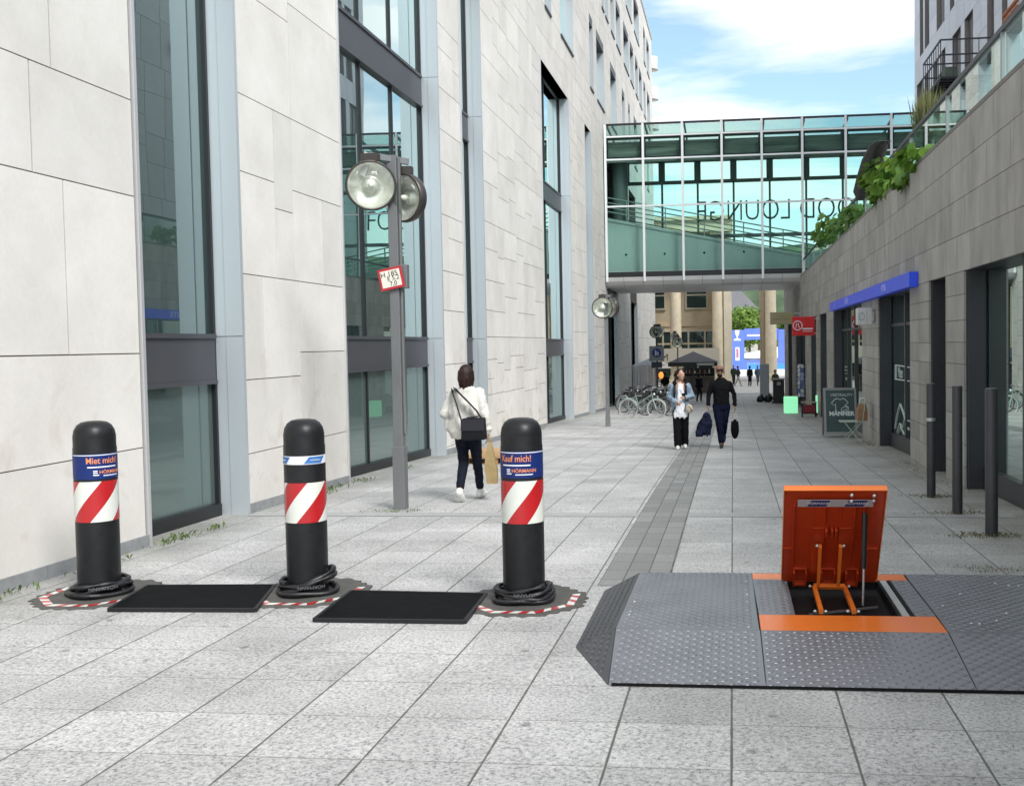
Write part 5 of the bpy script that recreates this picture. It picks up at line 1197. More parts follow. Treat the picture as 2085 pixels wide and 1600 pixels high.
for k in range(70):
    a = rnd.uniform(-.9, PI+.9); zz_ = rnd.uniform(1.36, 1.70); q = .085+.03*rnd.random()+(.03 if zz_ < 1.55 else 0); b.ell(tuple(Vector(S(.01-.02, .0, 0))+Vector(S(q*math.cos(a), .01+q*.95*math.sin(a), zz_))), S(.028, .028, .034), 8, 6)
b.ell(S(-.005, .015, 1.645), S(.088, .10, .095), 16, 10); remesh(b, 'hair', hair_d, w2, .010, 1)
for q in (-1, 1): flat_strap([S(q*.115, .03, 1.43), S(q*.12, -.09, 1.36), S(q*.125, -.125, 1.22), S(q*.14, -.11, 1.08)], .05*s2_, bagb, 'backpack_strap', w2, False)
b = MB(); b.ell(S(0, .19, 1.2), S(.13, .08, .2), 14, 10); b.build('backpack', bagb, w2)
c = hity(1403, 832, p2.y-.17); bb = thing('belt_bag', 'small beige cross body bag on the hip of the woman in denim', 'bag', c)
b = MB(); b.ell((0, 0, 0), S(.082, .05, .10), 16, 10); b.build('bag_body', mat('beige_bag', (.40, .36, .28), .6, var=.1, scale=12), bb); b = MB(); b.tube([S(.0, -.045, .06), S(.05, -.045, -.02), S(.07, -.03, -.06)], .007, 6); b.build('zip', bagb, bb)
c = Vector(J2_['wrL'])+Vector(S(-.02, -.05, .03)); M_ = w2.matrix_basis; cw = Vector(w2.location)+c; ph_ = thing('phone', 'dark phone held up by the woman in denim', 'phone', cw); b = MB(); b.box(-.036, .036, -.005, .005, -.07, .07); b.v = [tuple(Matrix.Rotation(R(35), 3, 'X') @ Vector(v)) for v in b.v]; b.build('phone_body', bagb, ph_, bevel=.003)

p3_ = hitg(1468, 911); s3_ = (hity(1462, 743, p3_.y).z-G(p3_.y))/1.74
S = lambda *v: tuple(c*s3_ for c in v)
J3 = dict(head=S(-.03, -.02, 1.60), neck=S(-.01, .01, 1.46), shR=S(-.17, 0, 1.345), elR=S(-.265, .03, 1.12), wrR=S(-.275, -.04, .89), hdR=(0, -.1, -1), shL=S(.17, 0, 1.345), elL=S(.265, .04, 1.12), wrL=S(.285, -.02, .88), hdL=(0, -.05, -1),
          hpR=S(-.09, 0, .88), knR=S(-.04, -.10, .49), anR=S(-.005, -.10, .10), toR=S(-.0, -.26, .035), hpL=S(.09, 0, .88), knL=S(.05, .03, .50), anL=S(.03, .30, .27), toL=S(.035, .26, .12))
mn = thing('person', 'man in black jumper, dark blue trousers and brown cap, walking towards the viewer', 'person', (p3_.x+.02, p3_.y, G(p3_.y)), R(-2))
bo3, M3 = body(mn, J3, skind, R(8), s=s3_)
b = MB(); torso(b, [S(0, 0, .90, .165, .12), S(0, 0, .98, .17, .122), S(0, 0, 1.10, .168, .12), S(0, 0, 1.26, .185, .125), S(0, 0, 1.36, .195, .105), S(0, .005, 1.43, .115, .085), S(-.01, .01, 1.475, .068, .065)])
for q in 'RL': sleeve(b, J3, q, .062*s3_, .050*s3_, .038*s3_)
remesh(b, 'jumper', mat('black_jumper', (.008, .008, .010), .85, spec=.08, var=.3, scale=9, bump=.3, bscale=18), mn, .012, 3, fold=.009, fq=(8, 8, 8))
trouser(mn, J3, mat('blue_trousers', (.006, .008, .022), .8, spec=.08, var=.35, scale=8), s3_, .105*s3_, .078*s3_, .058*s3_, .97); shoes(mn, J3, shoe_d, s3_)
b = MB(); b.ell((0, .005, .055*s3_), (.083*s3_, .102*s3_, .078*s3_), 18, 10); b.ell((0, -.10*s3_, .06*s3_), (.07*s3_, .055*s3_, .012*s3_), 14, 6); b.v = [tuple(M3 @ Vector(v)) for v in b.v]; remesh(b, 'cap', mat('brown_cap', (.20, .10, .075), .8), mn, .009, 2)
b = MB(); b.ell((0, -.045*s3_, -.075*s3_), (.058*s3_, .052*s3_, .045*s3_), 14, 8); b.v = [tuple(M3 @ Vector(v)) for v in b.v]; b.build('beard', hair_d, mn)
b = MB(); b.box(-.066*s3_, .066*s3_, -.10*s3_, -.082*s3_, .0, .028*s3_); b.v = [tuple(M3 @ Vector(v)) for v in b.v]; b.build('sunglasses', mat('glasses', (.006, .006, .007), .2), mn, bevel=.004)
Yj = p3_.y-.03; c = hity(1438, 842, Yj); jk = thing('folded_jacket', 'dark blue jacket hanging from the hand of the man in the black jumper', 'jacket', c)
J_ = lambda x, y: (hity(x, y, Yj).x-c.x, hity(x, y, Yj).z-c.z)
b = MB()
for (x, y, rx, rz_) in ((1438, 845, 6, 6), (1439, 850, 9, 8), (1438, 856, 11, 9), (1437, 861, 13, 10), (1434, 866, 14, 11), (1432, 871, 14, 10), (1430, 876, 13, 9), (1424, 881, 8, 7), (1440, 876, 8, 9), (1445, 862, 6, 11)):
    u, v = J_(x, y); k = Yj/2100; b.ell((u, .02*math.sin(x), v), (rx*k, .07, rz_*k*1.15), 12, 8)
for k in range(6): u, v = J_(1418+5.5*k, 884-2*(k % 2)); b.ell((u, .03*(k % 2)-.02, v), (.022, .03, .06), 8, 6)
remesh(b, 'cloth', mat('jacket_navy', (.014, .017, .040), .75, spec=.08, var=.5, scale=9, bump=.5, bscale=22), jk, .013, 2, fold=.02, fq=(16, 16, 6))
c = hity(1496, 844, p3_.y); tg = thing('tote_bag', 'black tote bag with pale handles carried by the man in the black jumper', 'bag', c); k = p3_.y/2100
b = MB(); b.ell((0, 0, -.30), (8.6*k, .045, 20.5*k), 18, 12); b.box(-7.4*k, 7.4*k, -.04, .04, -.31, -.135); remesh(b, 'bag_body', mat('tote_black', (.007, .007, .008), .85, spec=.08, var=.3, scale=9), tg, .012, 3)
b = MB(); b.tube([(-5*k, -.02, -.15), (-1.5*k, -.01, -.02), (-.5*k, 0, .03), (.8*k, 0, .03), (3.0*k, -.01, -.02), (5.5*k, -.02, -.15)], .013, 6); b.build('handle', mat('tote_handle', (.42, .41, .40), .7), tg)

# --- small figures far off
def walker(px, top, label, tc, pc, hc, rz, stride=.15, grp='people far off on the square', sit=False):
    p = hitg(*px); hgt = hity(px[0], top, p.y).z-G(p.y); s = max(.85, min(1.15, hgt/1.74)); S = lambda *v: tuple(c*s for c in v)
    t = thing('person', label, 'person', (p.x, p.y, G(p.y)), rz, grp)
    b = MB(); head_blob(b, S(0, -.01, 1.61), 0, s); b.tube([S(0, .01, 1.42), S(0, .01, 1.55)], .052*s, 8)
    for q, e in ((-1, 1), (1, -1)): limb(b, [S(q*.17, 0, 1.36), S(q*.22, .08*e, 1.1), S(q*.20, -.12*e, .9)], [.045*s, .038*s, .03*s], 8); b.ell(S(q*.20, -.14*e, .83), S(.03, .03, .06), 8, 6)
    torso(b, [S(0, 0, .85, .13, .1), S(0, 0, 1.2, .13, .1), S(0, 0, 1.42, .1, .08)], 12)
    for q, e in ((-1, 1), (1, -1)): limb(b, [S(q*.08, 0, .88), S(q*.08, -stride*.6*e-.03, .48), S(q*.07, -stride*1.3*e+.05, .09), S(q*.07, -stride*1.3*e-.1, .04)], [.07*s, .05*s, .04*s, .035*s], 8)
    remesh(b, 'body', skinm, t, .02, 2)
    b = MB(); torso(b, [S(0, 0, .84, .17, .13), S(0, 0, 1.1, .16, .12), S(0, 0, 1.3, .175, .125), S(0, 0, 1.40, .15, .1), S(0, 0, 1.46, .07, .07)], 14)
    for q, e in ((-1, 1), (1, -1)): limb(b, [S(q*.17, 0, 1.37), S(q*.225, .08*e, 1.1), S(q*.20, -.11*e, .91)], [.065*s, .055*s, .045*s], 8)
    remesh(b, 'jacket', tc, t, .022, 2)
    b = MB(); torso(b, [S(0, 0, .8, .15, .115), S(0, 0, .95, .15, .11)], 12)
    for q, e in ((-1, 1), (1, -1)): limb(b, [S(q*.085, 0, .86), S(q*.08, -stride*.6*e-.03, .48), S(q*.07, -stride*1.3*e+.05, .1)], [.09*s, .068*s, .06*s], 8)
    remesh(b, 'trousers', pc, t, .022, 2)
    b = MB(); b.ell(S(0, .012, 1.645), S(.088, .10, .092), 12, 8); b.ell(S(0, .05, 1.57), S(.075, .06, .09), 10, 8); b.build('hair', hc, t)
    return t
cl = lambda n_, c: mat('cloth_'+n_, c, .85, spec=.1)
walker((1503, 787), 752, 'distant person with dark top and pale legs striding across the square', cl('char', (.05, .05, .055)), cl('pale', (.4, .38, .36)), hair_d, R(60), .28)
walker((1494, 784), 754, 'distant person in dark green beside the sandstone pilaster', cl('green', (.04, .06, .04)), cl('dk', (.02, .02, .025)), hair_d, R(10))
walker((1527, 787), 750, 'distant figure all in black in the middle of the gap to the square', cl('blk', (.008, .008, .01)), cl('blk', (.008, .008, .01)), hair_d, R(170), .05)
walker((1543, 786), 753, 'distant person in blue grey clothes beside the white display board', cl('bluegrey', (.10, .13, .17)), cl('grey', (.12, .13, .15)), hair_d, R(20))
walker((1579, 806), 752, 'person in olive brown jacket behind the black cabinet', cl('olive', (.14, .12, .08)), cl('dk', (.02, .02, .025)), hair_b, R(30))
walker((1355, 812), 757, 'dark dressed person standing by the orange lantern under the sunshades', cl('blk', (.008, .008, .01)), cl('dk', (.02, .02, .025)), hair_d, R(200), .1, 'people at the street cafe')
walker((1424, 818), 760, 'dark dressed person under the dark sunshade, between the walking couple', cl('ink', (.015, .016, .025)), cl('dk', (.02, .02, .025)), hair_d, R(150), .1, 'people at the street cafe')
# ------------------------------------------------------------------ bicycles at the rack under the footbridge
tyre = mat('tyre', (.025, .025, .025), .8); tyre_w = mat('tyre_cream', (.45, .44, .40), .7); rimmt = mat('bike_rim', (.30, .30, .31), .4, .6); saddle_m = mat('saddle', (.02, .018, .016), .6)
def bicycle(label, c, lm, cream_tyre=False, basket=False, low=False):
    t = thing('bicycle', label, 'bicycle', (0, 0, 0), 0, 'bicycles parked under the footbridge'); fm = mat('bike_'+label[:14], c, .35, .2, spec=.5)
    r_ = .335
    for x in (-.52, .53):
        b = MB(); b.tube([(x+math.cos(2*PI*k/32)*r_, 0, r_+math.sin(2*PI*k/32)*r_) for k in range(32)], .019, 8, closed=True); wh = b.build('wheel', tyre_w if cream_tyre else tyre, t)
        b = MB(); b.tube([(x+math.cos(2*PI*k/32)*(r_-.03), 0, r_+math.sin(2*PI*k/32)*(r_-.03)) for k in range(32)], .011, 6, closed=True); b.tube([(x, -.05, r_), (x, .05, r_)], .02, 8)
        for k in range(20): a = 2*PI*k/20; b.tube([(x, .02*(-1)**k, r_), (x+math.cos(a)*(r_-.03), 0, r_+math.sin(a)*(r_-.03))], .0022, 4, cap=False)
        b.build('rim', rimmt, wh)
    bbk, st, hd, hb_ = (-.09, 0, .29), (-.24, 0, .80), (.36, 0, .86), (.40, 0, .68)
    b = MB(); T_ = lambda p, q, w_=.017: b.tube([p, q], w_, 8)
    T_(bbk, st, .018); T_(bbk, hb_, .020); T_(hd, hb_, .02); T_(hb_, (.53, .06, r_)); T_(hb_, (.53, -.06, r_)); T_((.33, 0, .44) if low else (-.22, 0, .72), (.37, 0, .82), .017) if not low else T_((-.15, 0, .5), hd, .018)
    for y in (-.05, .05): T_(bbk, (-.52, y, r_), .011); T_((-.22, 0, .72), (-.52, y, r_), .010)
    T_(st, (-.265, 0, .90), .013)
    for x in (-.52, .53):      # mudguards
        b.tube([(x+math.cos(R(a))*(r_+.035), 0, r_+math.sin(R(a))*(r_+.035)) for a in range(20, 190, 15)], [(.005, .022)]*12, 6)
    for y in (-.06, .06): T_((-.78, y, .72), (-.30, y, .72), .007); T_((-.52, y, r_), (-.60, y, .72), .006)
    b.build('frame', fm, t)
    b = MB(); b.lathe([(.0, -.008), (.09, -.008), (.09, .008), (0, .008)], (-.09, 0, 0), 18, caps=False); b.v = [(x, z+.04, y+.29) for x, y, z in b.v]; b.bar((-.09, .05, .29), (-.02, .05, .14), .015); b.bar((-.09, -.05, .29), (-.16, -.05, .44), .015); b.box(-.07, .03, .05, .14, .12, .14); b.box(-.21, -.11, -.14, -.05, .43, .45); b.build('crank', rimmt, t)
    b = MB(); b.ell((-.32, 0, .92), (.10, .075, .035), 12, 8); b.ell((-.20, 0, .925), (.09, .03, .028), 10, 8); b.build('saddle', saddle_m, t)
    b = MB(); b.tube([hd, (.33, 0, 1.0)], .013, 8); b.tube([(.22, -.29, 1.02), (.33, -.22, 1.03), (.38, -.06, 1.01), (.38, .06, 1.01), (.33, .22, 1.03), (.22, .29, 1.02)], .012, 8); b.build('handlebar', rimmt, t)
    b = MB(); b.ell((.45, 0, .86), (.035, .04, .045), 8, 6); b.build('lamp', whitel, t)
    if basket:
        b = MB()
        for z in (.83, .93, 1.03): b.tube([(.46, -.17, z), (.76, -.15, z), (.76, .15, z), (.46, .17, z)], .008, 5, closed=True)
        for y in (-.16, -.08, 0, .08, .16): b.bar((.76, y, .83), (.76, y, 1.03), .006); b.bar((.46, y, .83), (.46, y, 1.03), .006); b.bar((.46, y, .83), (.76, y, .83), .006)
        b.build('basket', black, t)
    return t
def put(t, px, rz, dx=0): p = hitg(*px); t.location = (p.x+dx, p.y, G(p.y)); t.rotation_euler = (0, 0, rz)
bk1 = bicycle('pale green bicycle with cream tyres, front most of the bicycles at the footbridge', (.24, .33, .30), 0, True, False, True); put(bk1, (1308, 852), R(-14))
bk2 = bicycle('black bicycle with wire basket, just behind the pale green bicycle', (.012, .012, .014), 0, False, True); put(bk2, (1338, 846), R(-24))
bk3 = bicycle('dark grey bicycle leaning in the middle of the bicycle row', (.07, .075, .08), 0, False, False, True); put(bk3, (1292, 840), R(-20))
def cpb(src, px, rz, label): p = hitg(*px); return copy_thing(src, (p.x, p.y, G(p.y)), rz, label)
cpb(bk2, (1318, 836), R(158), 'black basket bicycle turned the other way, behind the dark grey bicycle'); cpb(bk3, (1346, 836), R(-30), 'dark grey bicycle nearest the woman in denim'); cpb(bk2, (1296, 830), R(-26), 'black basket bicycle close to the pale stone pier')
cpb(bk1, (1330, 829), R(160), 'pale green bicycle far back in the row, facing the wall'); cpb(bk2, (1352, 828), R(-18), 'black basket bicycle at the back of the row beside the dark lamp post'); cpb(bk3, (1312, 824), R(-22), 'dark grey bicycle at the back of the row')
cpb(bk2, (1326, 842), R(-28), 'black basket bicycle between the pale green bicycle and the woman in denim'); cpb(bk3, (1304, 835), R(152), 'dark grey bicycle facing the wall beside the pale stone pier'); cpb(bk2, (1340, 840), R(156), 'black basket bicycle with its back wheel towards the woman in denim'); cpb(bk3, (1334, 825), R(-16), 'dark grey bicycle at the back of the row in front of the dark lamp post')
rk = thing('bicycle_rack', 'steel hoop rack among the parked bicycles', 'bicycle rack', hitg(1306, 843)); b = MB()
for k in range(4): x = -.9+.6*k; b.tube([(x, 0, -.05), (x, 0, .6), (x+.1, 0, .72), (x+.3, 0, .72), (x+.4, 0, .6), (x+.4, 0, -.05)], .022, 8)
b.build('hoop', rimmt, rk)
# ------------------------------------------------------------------ pallet behind the woman
pp = hitg(1000, 945); pal = thing('pallet', 'wooden pallet with flattened cardboard lying behind the woman in the cream jacket', 'pallet', (pp.x+.05, pp.y+.4, G(pp.y+.4)), R(0))
wood = mat('pallet_wood', (.33, .20, .11), .8, var=.3, scale=5, stretch=(1, 6, 6)); b = MB()
for k in range(3): y = -.36+.36*k; b.box(-.6, .6, y-.05, y+.05, 0, .022); [b.box(x-.07, x+.07, y-.05, y+.05, .022, .10) for x in (-.53, 0, .53)]
b.build('base_board', wood, pal); b = MB()
for x in (-.53, 0, .53): b.box(x-.07, x+.07, -.41, .41, .1005, .12)
for k in range(5): y = -.37+.185*k; b.box(-.6, .6, y-.06, y+.06, .1205, .142)
b.build('deck_board', wood, pal)
cd = MB(); cd.box(-.50, .45, -.35, .32, .0, .05); cd.box(-.40, .5, -.3, .34, .051, .09); cdo = cd.build('cardboard', mat('cardboard', (.42, .27, .15), .85, var=.15, scale=4), None); cdo.location = (pp.x+.05, pp.y+.4, G(pp.y+.4)+.143); cdo.rotation_euler = (0, 0, R(6)); tag(cdo, 'flattened brown cardboard on the wooden pallet', 'cardboard')
# ------------------------------------------------------------------ shop signs and goods
sign_b = mat('fascia_blue', (.03, .09, 1.0), .4, var=.12, scale=1.2)
fs_ = thing('fascia_sign', 'long blue shop sign board with pale letters over the shop windows', 'shop sign', (RX-.08, 24, 2.6))
b = MB(); b.box(RX-.15, RX-.004, 17.15, 30.9, 2.585, 2.83); b.build('board', sign_b, fs_, world=True, bevel=.008)
lilac = mat('letter_lilac', (.50, .54, .95), .5)
for (tx, y) in (('LUTE', 26.4), ('VYA', 20.0), ('L', 29.5)): lettering('lettering', tx, .20, lilac, fs_, (lambda y: lambda u, v, t: (RX-.152-t-fs_.location.x, y-u*1.6-24, 2.707+v-2.6))(y), .002)
def hsign(name, label, x0, x1, y0, y1, Yp, m, th=.12, wall=True):
    a, c = hity(x0, y0, Yp), hity(x1, y1, Yp); t = thing(name, label, 'shop sign', (.5*(a.x+c.x), Yp, c.z)); b = MB(); b.box(a.x, c.x, Yp, Yp+th, c.z, a.z); b.build('panel', m, t, world=True, bevel=.02)
    b = MB()
    for z in (a.z-.12*(a.z-c.z), c.z+.12*(a.z-c.z)): b.bar((c.x-.01, Yp+th/2, z), (RX+.01, Yp+th/2, z), .03)
    b.build('bracket', bolt, t, world=True); return t, a, c
t, a, c = hsign('hanging_sign', 'red hanging shop sign with white ring emblem', 1612.5, 1659, 645, 683, 36.5, mat('sign_bright_red', (.62, .008, .012), .35))
b = MB(); cx0, cz0 = a.x+.25*(c.x-a.x), .5*(a.z+c.z)+.02; rr_ = .155; 
b.tube([(cx0+rr_*math.cos(2*PI*k/24), 36.49, cz0+rr_*math.sin(2*PI*k/24)) for k in range(24)], .018, 6, closed=True); b.tube([(cx0-.06, 36.49, cz0-.08), (cx0-.04, 36.49, cz0+.07), (cx0+.03, 36.49, cz0+.07), (cx0+.02, 36.49, cz0-.0), (cx0+.07, 36.49, cz0-.08)], .014, 6)
b.box(cx0+.17, cx0+.52, 36.485, 36.495, cz0-.14, cz0-.09); b.box(cx0+.17, cx0+.5, 36.485, 36.495, cz0-.21, cz0-.19); b.build('emblem', whitel, t, world=True)
t, a, c = hsign('hanging_sign', 'beige hanging shop sign beyond the red one, in front of the giant column', 1568, 1617, 636, 660, 46.5, mat('sign_olive', (.33, .29, .16), .5))
b = MB(); zc_ = .5*(a.z+c.z); b.box(a.x+.12, a.x+.46, 46.49, 46.498, zc_-.05, zc_-.02); b.box(a.x+.56, a.x+.9, 46.49, 46.498, zc_-.05, zc_-.02); b.lathe([(0, 0), (.06, 0)], (a.x+.52, 46.49, zc_+.12), 10, caps=False); b.build('emblem', mat('sign_gold', (.2, .165, .07), .5), t, world=True)
t, a, c = hsign('box_sign', 'white projecting box sign on the grey pier under the blue fascia', 1745, 1776, 627, 661, 22.2, mat('sign_white', (.66, .66, .65), .4), .28)
b = MB(); b.tube([(a.x+.09+.06*math.cos(2*PI*k/16), 22.19, .5*(a.z+c.z)+.08*math.sin(2*PI*k/16)) for k in range(16)], .008, 5, closed=True); b.box(a.x+.195, a.x+.20, 22.18, 22.199, c.z+.01, a.z-.01); b.build('emblem', mat('sign_mint', (.4, .5, .45), .5), t, world=True)
# luminous green cube stools
glow = mat('green_glow', (.33, .92, .52), .4, emit=.38)
p = hitg(1611, 842); s_ = .5*(hity(1625, 830, p.y).x-hity(1597, 830, p.y).x); t = thing('light_cube', 'glowing pale green cube standing on the paving by the far shops', 'light cube', (p.x, p.y+s_, G(p.y))); b = MB(); b.box(-s_, s_, -s_, s_, .01, 2.45*s_); b.build('shell', glow, t, bevel=.03)
p = hitg(1666, 846); s_ = .5*(hity(1670.5, 830, p.y).x-hity(1661.5, 830, p.y).x); zt_ = hity(1666, 805, p.y).z-G(p.y); t = thing('reflection_column', 'slim glowing green stand-in for a cube reflection, against the grey shop pier', 'reflection stand-in', (p.x, p.y+s_, G(p.y))); b = MB(); b.box(-s_, s_, -s_, s_, .1, zt_); b.build('shell', glow, t, bevel=.02); b = MB(); b.box(-s_, s_, -s_, s_, .0, .098); b.build('foot', black, t)  # added glowing box in place of the cube's reflection in the glass
p = hitg(1648, 850); k = p.y/2100; t = thing('side_table', 'small dark red table with wooden top by the shop doorway', 'table', (p.x, p.y+.2, G(p.y))); b = MB(); b.box(-.26, .26, -.2, .2, .50, .53); b.build('tabletop', mat('table_wood', (.35, .26, .2), .6), t)
for x in (-.23, .23):
    for y in (-.17, .17): b = MB(); b.box(x-.015, x+.015, y-.015, y+.015, 0, .499); b.build('leg', black, t)
b = MB(); b.box(-.21, .21, -.14, .14, .16, .42); o_ = b.build('red_basket', mat('basket_red', (.22, .02, .03), .7, var=.3, scale=20), None, bevel=.02); o_.location = (p.x, p.y+.2, G(p.y)); tag(o_, 'dark red basket inside the legs of the small table', 'basket'); 
b = MB(); b.box(-.2, .2, -.13, .13, .12, .159); b.build('shelf', black, t)
# postcard rack
p = hitg(1632, 828); zt_ = hity(1630, 734, p.y).z-G(p.y); t = thing('postcard_rack', 'tall postcard rack full of blue and white cards in a shop doorway', 'rack', (p.x, p.y+.1, G(p.y))); b = MB(); b.tube([(0, 0, 0), (0, 0, zt_)], .03, 8); b.lathe([(.22, 0), (.22, .03)], seg=14); b.build('stand', black, t)
rnd = random.Random(6); b = MB()
for lv in range(8):
    for k in range(6):
        a_ = 2*PI*k/6+.2; z = .45+lv*(zt_-.6)/8; M_ = Matrix.Translation((.16*math.sin(a_), -.16*math.cos(a_), z)) @ Matrix.Rotation(a_, 4, 'Z') @ Matrix.Rotation(R(-14), 4, 'X'); b.box(-.07, .07, -.006, .006, 0, .17, rnd.randrange(3), M_)
b.build('postcard', [mat('card_white', (.6, .62, .66), .5), mat('card_blue', (.10, .14, .32), .5), mat('card_pale', (.35, .40, .55), .5)], t)
# sandwich board
c4 = hitg(1681, 892), hitg(1744, 889); Y0 = .5*(c4[0].y+c4[1].y); bw = c4[1].x-c4[0].x; zt_ = hity(1678, 787, Y0+.3).z-G(Y0)
t = thing('sandwich_board', 'dark green folding pavement board with white shirt drawing and the word MÄNNER', 'pavement sign', (.5*(c4[0].x+c4[1].x), Y0+.35, G(Y0))); tilt = math.atan2(.32, zt_)
boardm = mat('board_green', (.028, .062, .060), .35, var=.25, scale=2); bfr = mat('board_frame', (.26, .26, .25), .4, .5)
MA = Matrix.Translation((0, -.35, 0)) @ Matrix.Rotation(-tilt, 4, 'X'); MBk = Matrix.Translation((0, .35, 0)) @ Matrix.Rotation(tilt, 4, 'X')
for M_, nm in ((MA, 'front_panel'), (MBk, 'rear_panel')):
    b = MB(); b.box(-bw/2+.05, bw/2-.05, -.008, .008, .13, zt_-.05, 0, M_); fp = b.build(nm, boardm, t)
    b = MB(); b.box(-bw/2, -bw/2+.05, -.016, .016, 0, zt_, 0, M_); b.box(bw/2-.05, bw/2, -.016, .016, 0, zt_, 0, M_); b.box(-bw/2+.05, bw/2-.05, -.014, .014, zt_-.05, zt_-.001, 0, M_); b.box(-bw/2+.05, bw/2-.05, -.014, .014, .08, .13, 0, M_); b.build('frame', bfr, fp)
    if nm == 'front_panel':
        chalk = mat('chalk_white', (.60, .68, .66), .7); F_ = lambda u0, v0, s=1: (lambda u, v, t_: tuple(M_ @ Vector((u0+u, -.012-t_, v0+v))))
        lettering('lettering', 'VEETRALITY', .115*bw, chalk, fp, F_(.04, zt_*.855), .0005, sx=1.1); lettering('lettering', 'MÄNNER', .185*bw, chalk, fp, F_(.03, zt_*.475), .0005, bold=.006, sx=1.0)
        b = MB(); sh = [(-.07, .16), (-.13, .13), (-.21, .04), (-.15, -.02), (-.11, .02), (-.11, -.2), (.02, -.2), (.09, -.2), (.19, -.14), (.2, -.06), (.12, -.02), (.14, .0), (.2, .05), (.13, .13), (.07, .16), (.0, .12)]
        b.tube([tuple(M_ @ Vector((u*bw*1.25, -.012, zt_*.66+v*bw*1.25))) for u, v in sh], .010, 6, closed=True); b.tube([tuple(M_ @ Vector((u*bw*1.25, -.012, zt_*.66+v*bw*1.25))) for u, v in ((.02, -.2), (.03, -.1), (.10, -.05), (.19, -.07), (.12, -.13), (.05, -.16))], .008, 6); b.build('shirt_drawing', chalk, fp)
b = MB(); b.box(-bw/2, bw/2, -.05, .05, zt_*math.cos(tilt)-.035, zt_*math.cos(tilt)-.0, 0); b.build('hinge', bfr, t)
# folding chair and carrier bag
p = hitg(1738, 903); k = p.y/2100; ch = thing('folding_chair', 'pale green folding metal chair in front of the pavement board', 'chair', (p.x-.02, p.y+.22, G(p.y)), R(0)); chm = mat('chair_green', (.36, .45, .37), .5)
zs_ = hity(1733, 858, p.y+.1).z-G(p.y); hw = .5*(hity(1757, 858, p.y+.1).x-hity(1708, 858, p.y+.1).x)
b = MB()
for q in range(5): y = -.17+.085*q; b.box(-hw, hw*.92, y-.035, y+.035, zs_-.012, zs_+.008)
b.build('seat', chm, ch)
for y in (-.19, .19):
    b = MB(); b.bar((-hw*.8, y, 0), (hw*.75, y, zs_-.015), .018); b.build('leg', chm, ch); b = MB(); b.bar((hw*.75, y*.92, 0), (-hw*.6, y*.92, zs_-.015), .018); b.build('leg', chm, ch)
b = MB(); b.bar((-hw*.8, -.19, .02), (-hw*.8, .19, .02), .014); b.bar((hw*.75, -.18, .02), (hw*.75, .18, .02), .014)
for y in (-.19, .19): b.bar((hw*.85, y, zs_-.02), (hw*1.05, y, zs_+.42), .018)
b.build('frame', chm, ch); b = MB(); [b.box(hw*1.02-.008, hw*1.02+.012, -.19, .19, zs_+z, zs_+z+.07) for z in (.22, .34)]; b.build('backrest', chm, ch)
c = hity(1762, 860, p.y+.1); k = c.y/2100; bg_ = thing('carrier_bag', 'brown paper carrier bag with white handles on the pale green chair', 'bag', (c.x-.06, p.y+.20, G(p.y)+zs_+.009)); b = MB(); w0 = 9.5*k
vs = []; rg = [(1.0, .12, 0), (1.1, .13, .12), (1.0, .12, .26), (.75, .09, .34), (.80, .085, .37)]
for sx_, d, z in rg: vs += [(-w0*sx_, -d, z), (w0*sx_*1.02, -d*.9, z), (w0*sx_, d, z), (-w0*sx_*.95, d*.9, z)]
b.add(vs, [(0, 3, 2, 1), (16, 17, 18, 19)]+[(4*i+q, 4*i+(q+1) % 4, 4*i+4+(q+1) % 4, 4*i+4+q) for i in range(4) for q in range(4)]); b.build('bag_body', mat('kraft_paper', (.33, .18, .09), .75, var=.15, scale=6, bump=.3, bscale=8), bg_, bevel=.012)
b = MB(); 
for y in (-.05, .05): b.tube([(-.05, y, .36), (-.05, y, .46), (-.02, y, .49), (.05, y, .49), (.07, y, .46), (.06, y, .36)], .009, 6)
b.build('handle', whitem, bg_)
# black cabinet, display board, dark bags
p = hitg(1586, 821); hw = .5*(hity(1597, 800, p.y).x-hity(1574.5, 800, p.y).x); zt_ = hity(1586, 773, p.y).z-G(p.y); t = thing('counter_cabinet', 'black counter cabinet with pale emblem at the far end of the shops', 'cabinet', (p.x, p.y+.3, G(p.y))); b = MB(); b.box(-hw, hw, -.3, .3, .08, zt_); b.box(-hw-.06, hw+.04, -.34, .34, 0, .079); b.build('body', black, t, bevel=.01); b = MB(); b.box(-hw-.12, hw+.12, -.34, .34, zt_+.001, zt_+.05); b.build('top', mat('counter_grey', (.35, .34, .33), .5), t); b = MB(); b.box(-.09, .09, -.306, -.301, zt_-.28, zt_-.12); b.build('emblem', mat('emblem_grey', (.4, .4, .4), .6), t)
p = hitg(1557, 811); hw = .5*(hity(1566, 780, p.y).x-hity(1547, 780, p.y).x); zt_ = hity(1557, 741, p.y).z-G(p.y); t = thing('display_board', 'plain pale grey display board standing in front of the giant column', 'display board', (p.x, p.y, G(p.y))); b = MB(); b.box(-hw, hw, -.04, .04, .12, zt_); b.build('panel', mat('display_grey', (.46, .48, .52), .5), t, bevel=.01); b = MB(); b.box(-hw*.9, hw*.9, -.3, .3, 0, .05); b.bar((-hw*.8, 0, .04), (-hw*.8, 0, .2), .05); b.bar((hw*.8, 0, .04), (hw*.8, 0, .2), .05); b.build('foot', black, t)
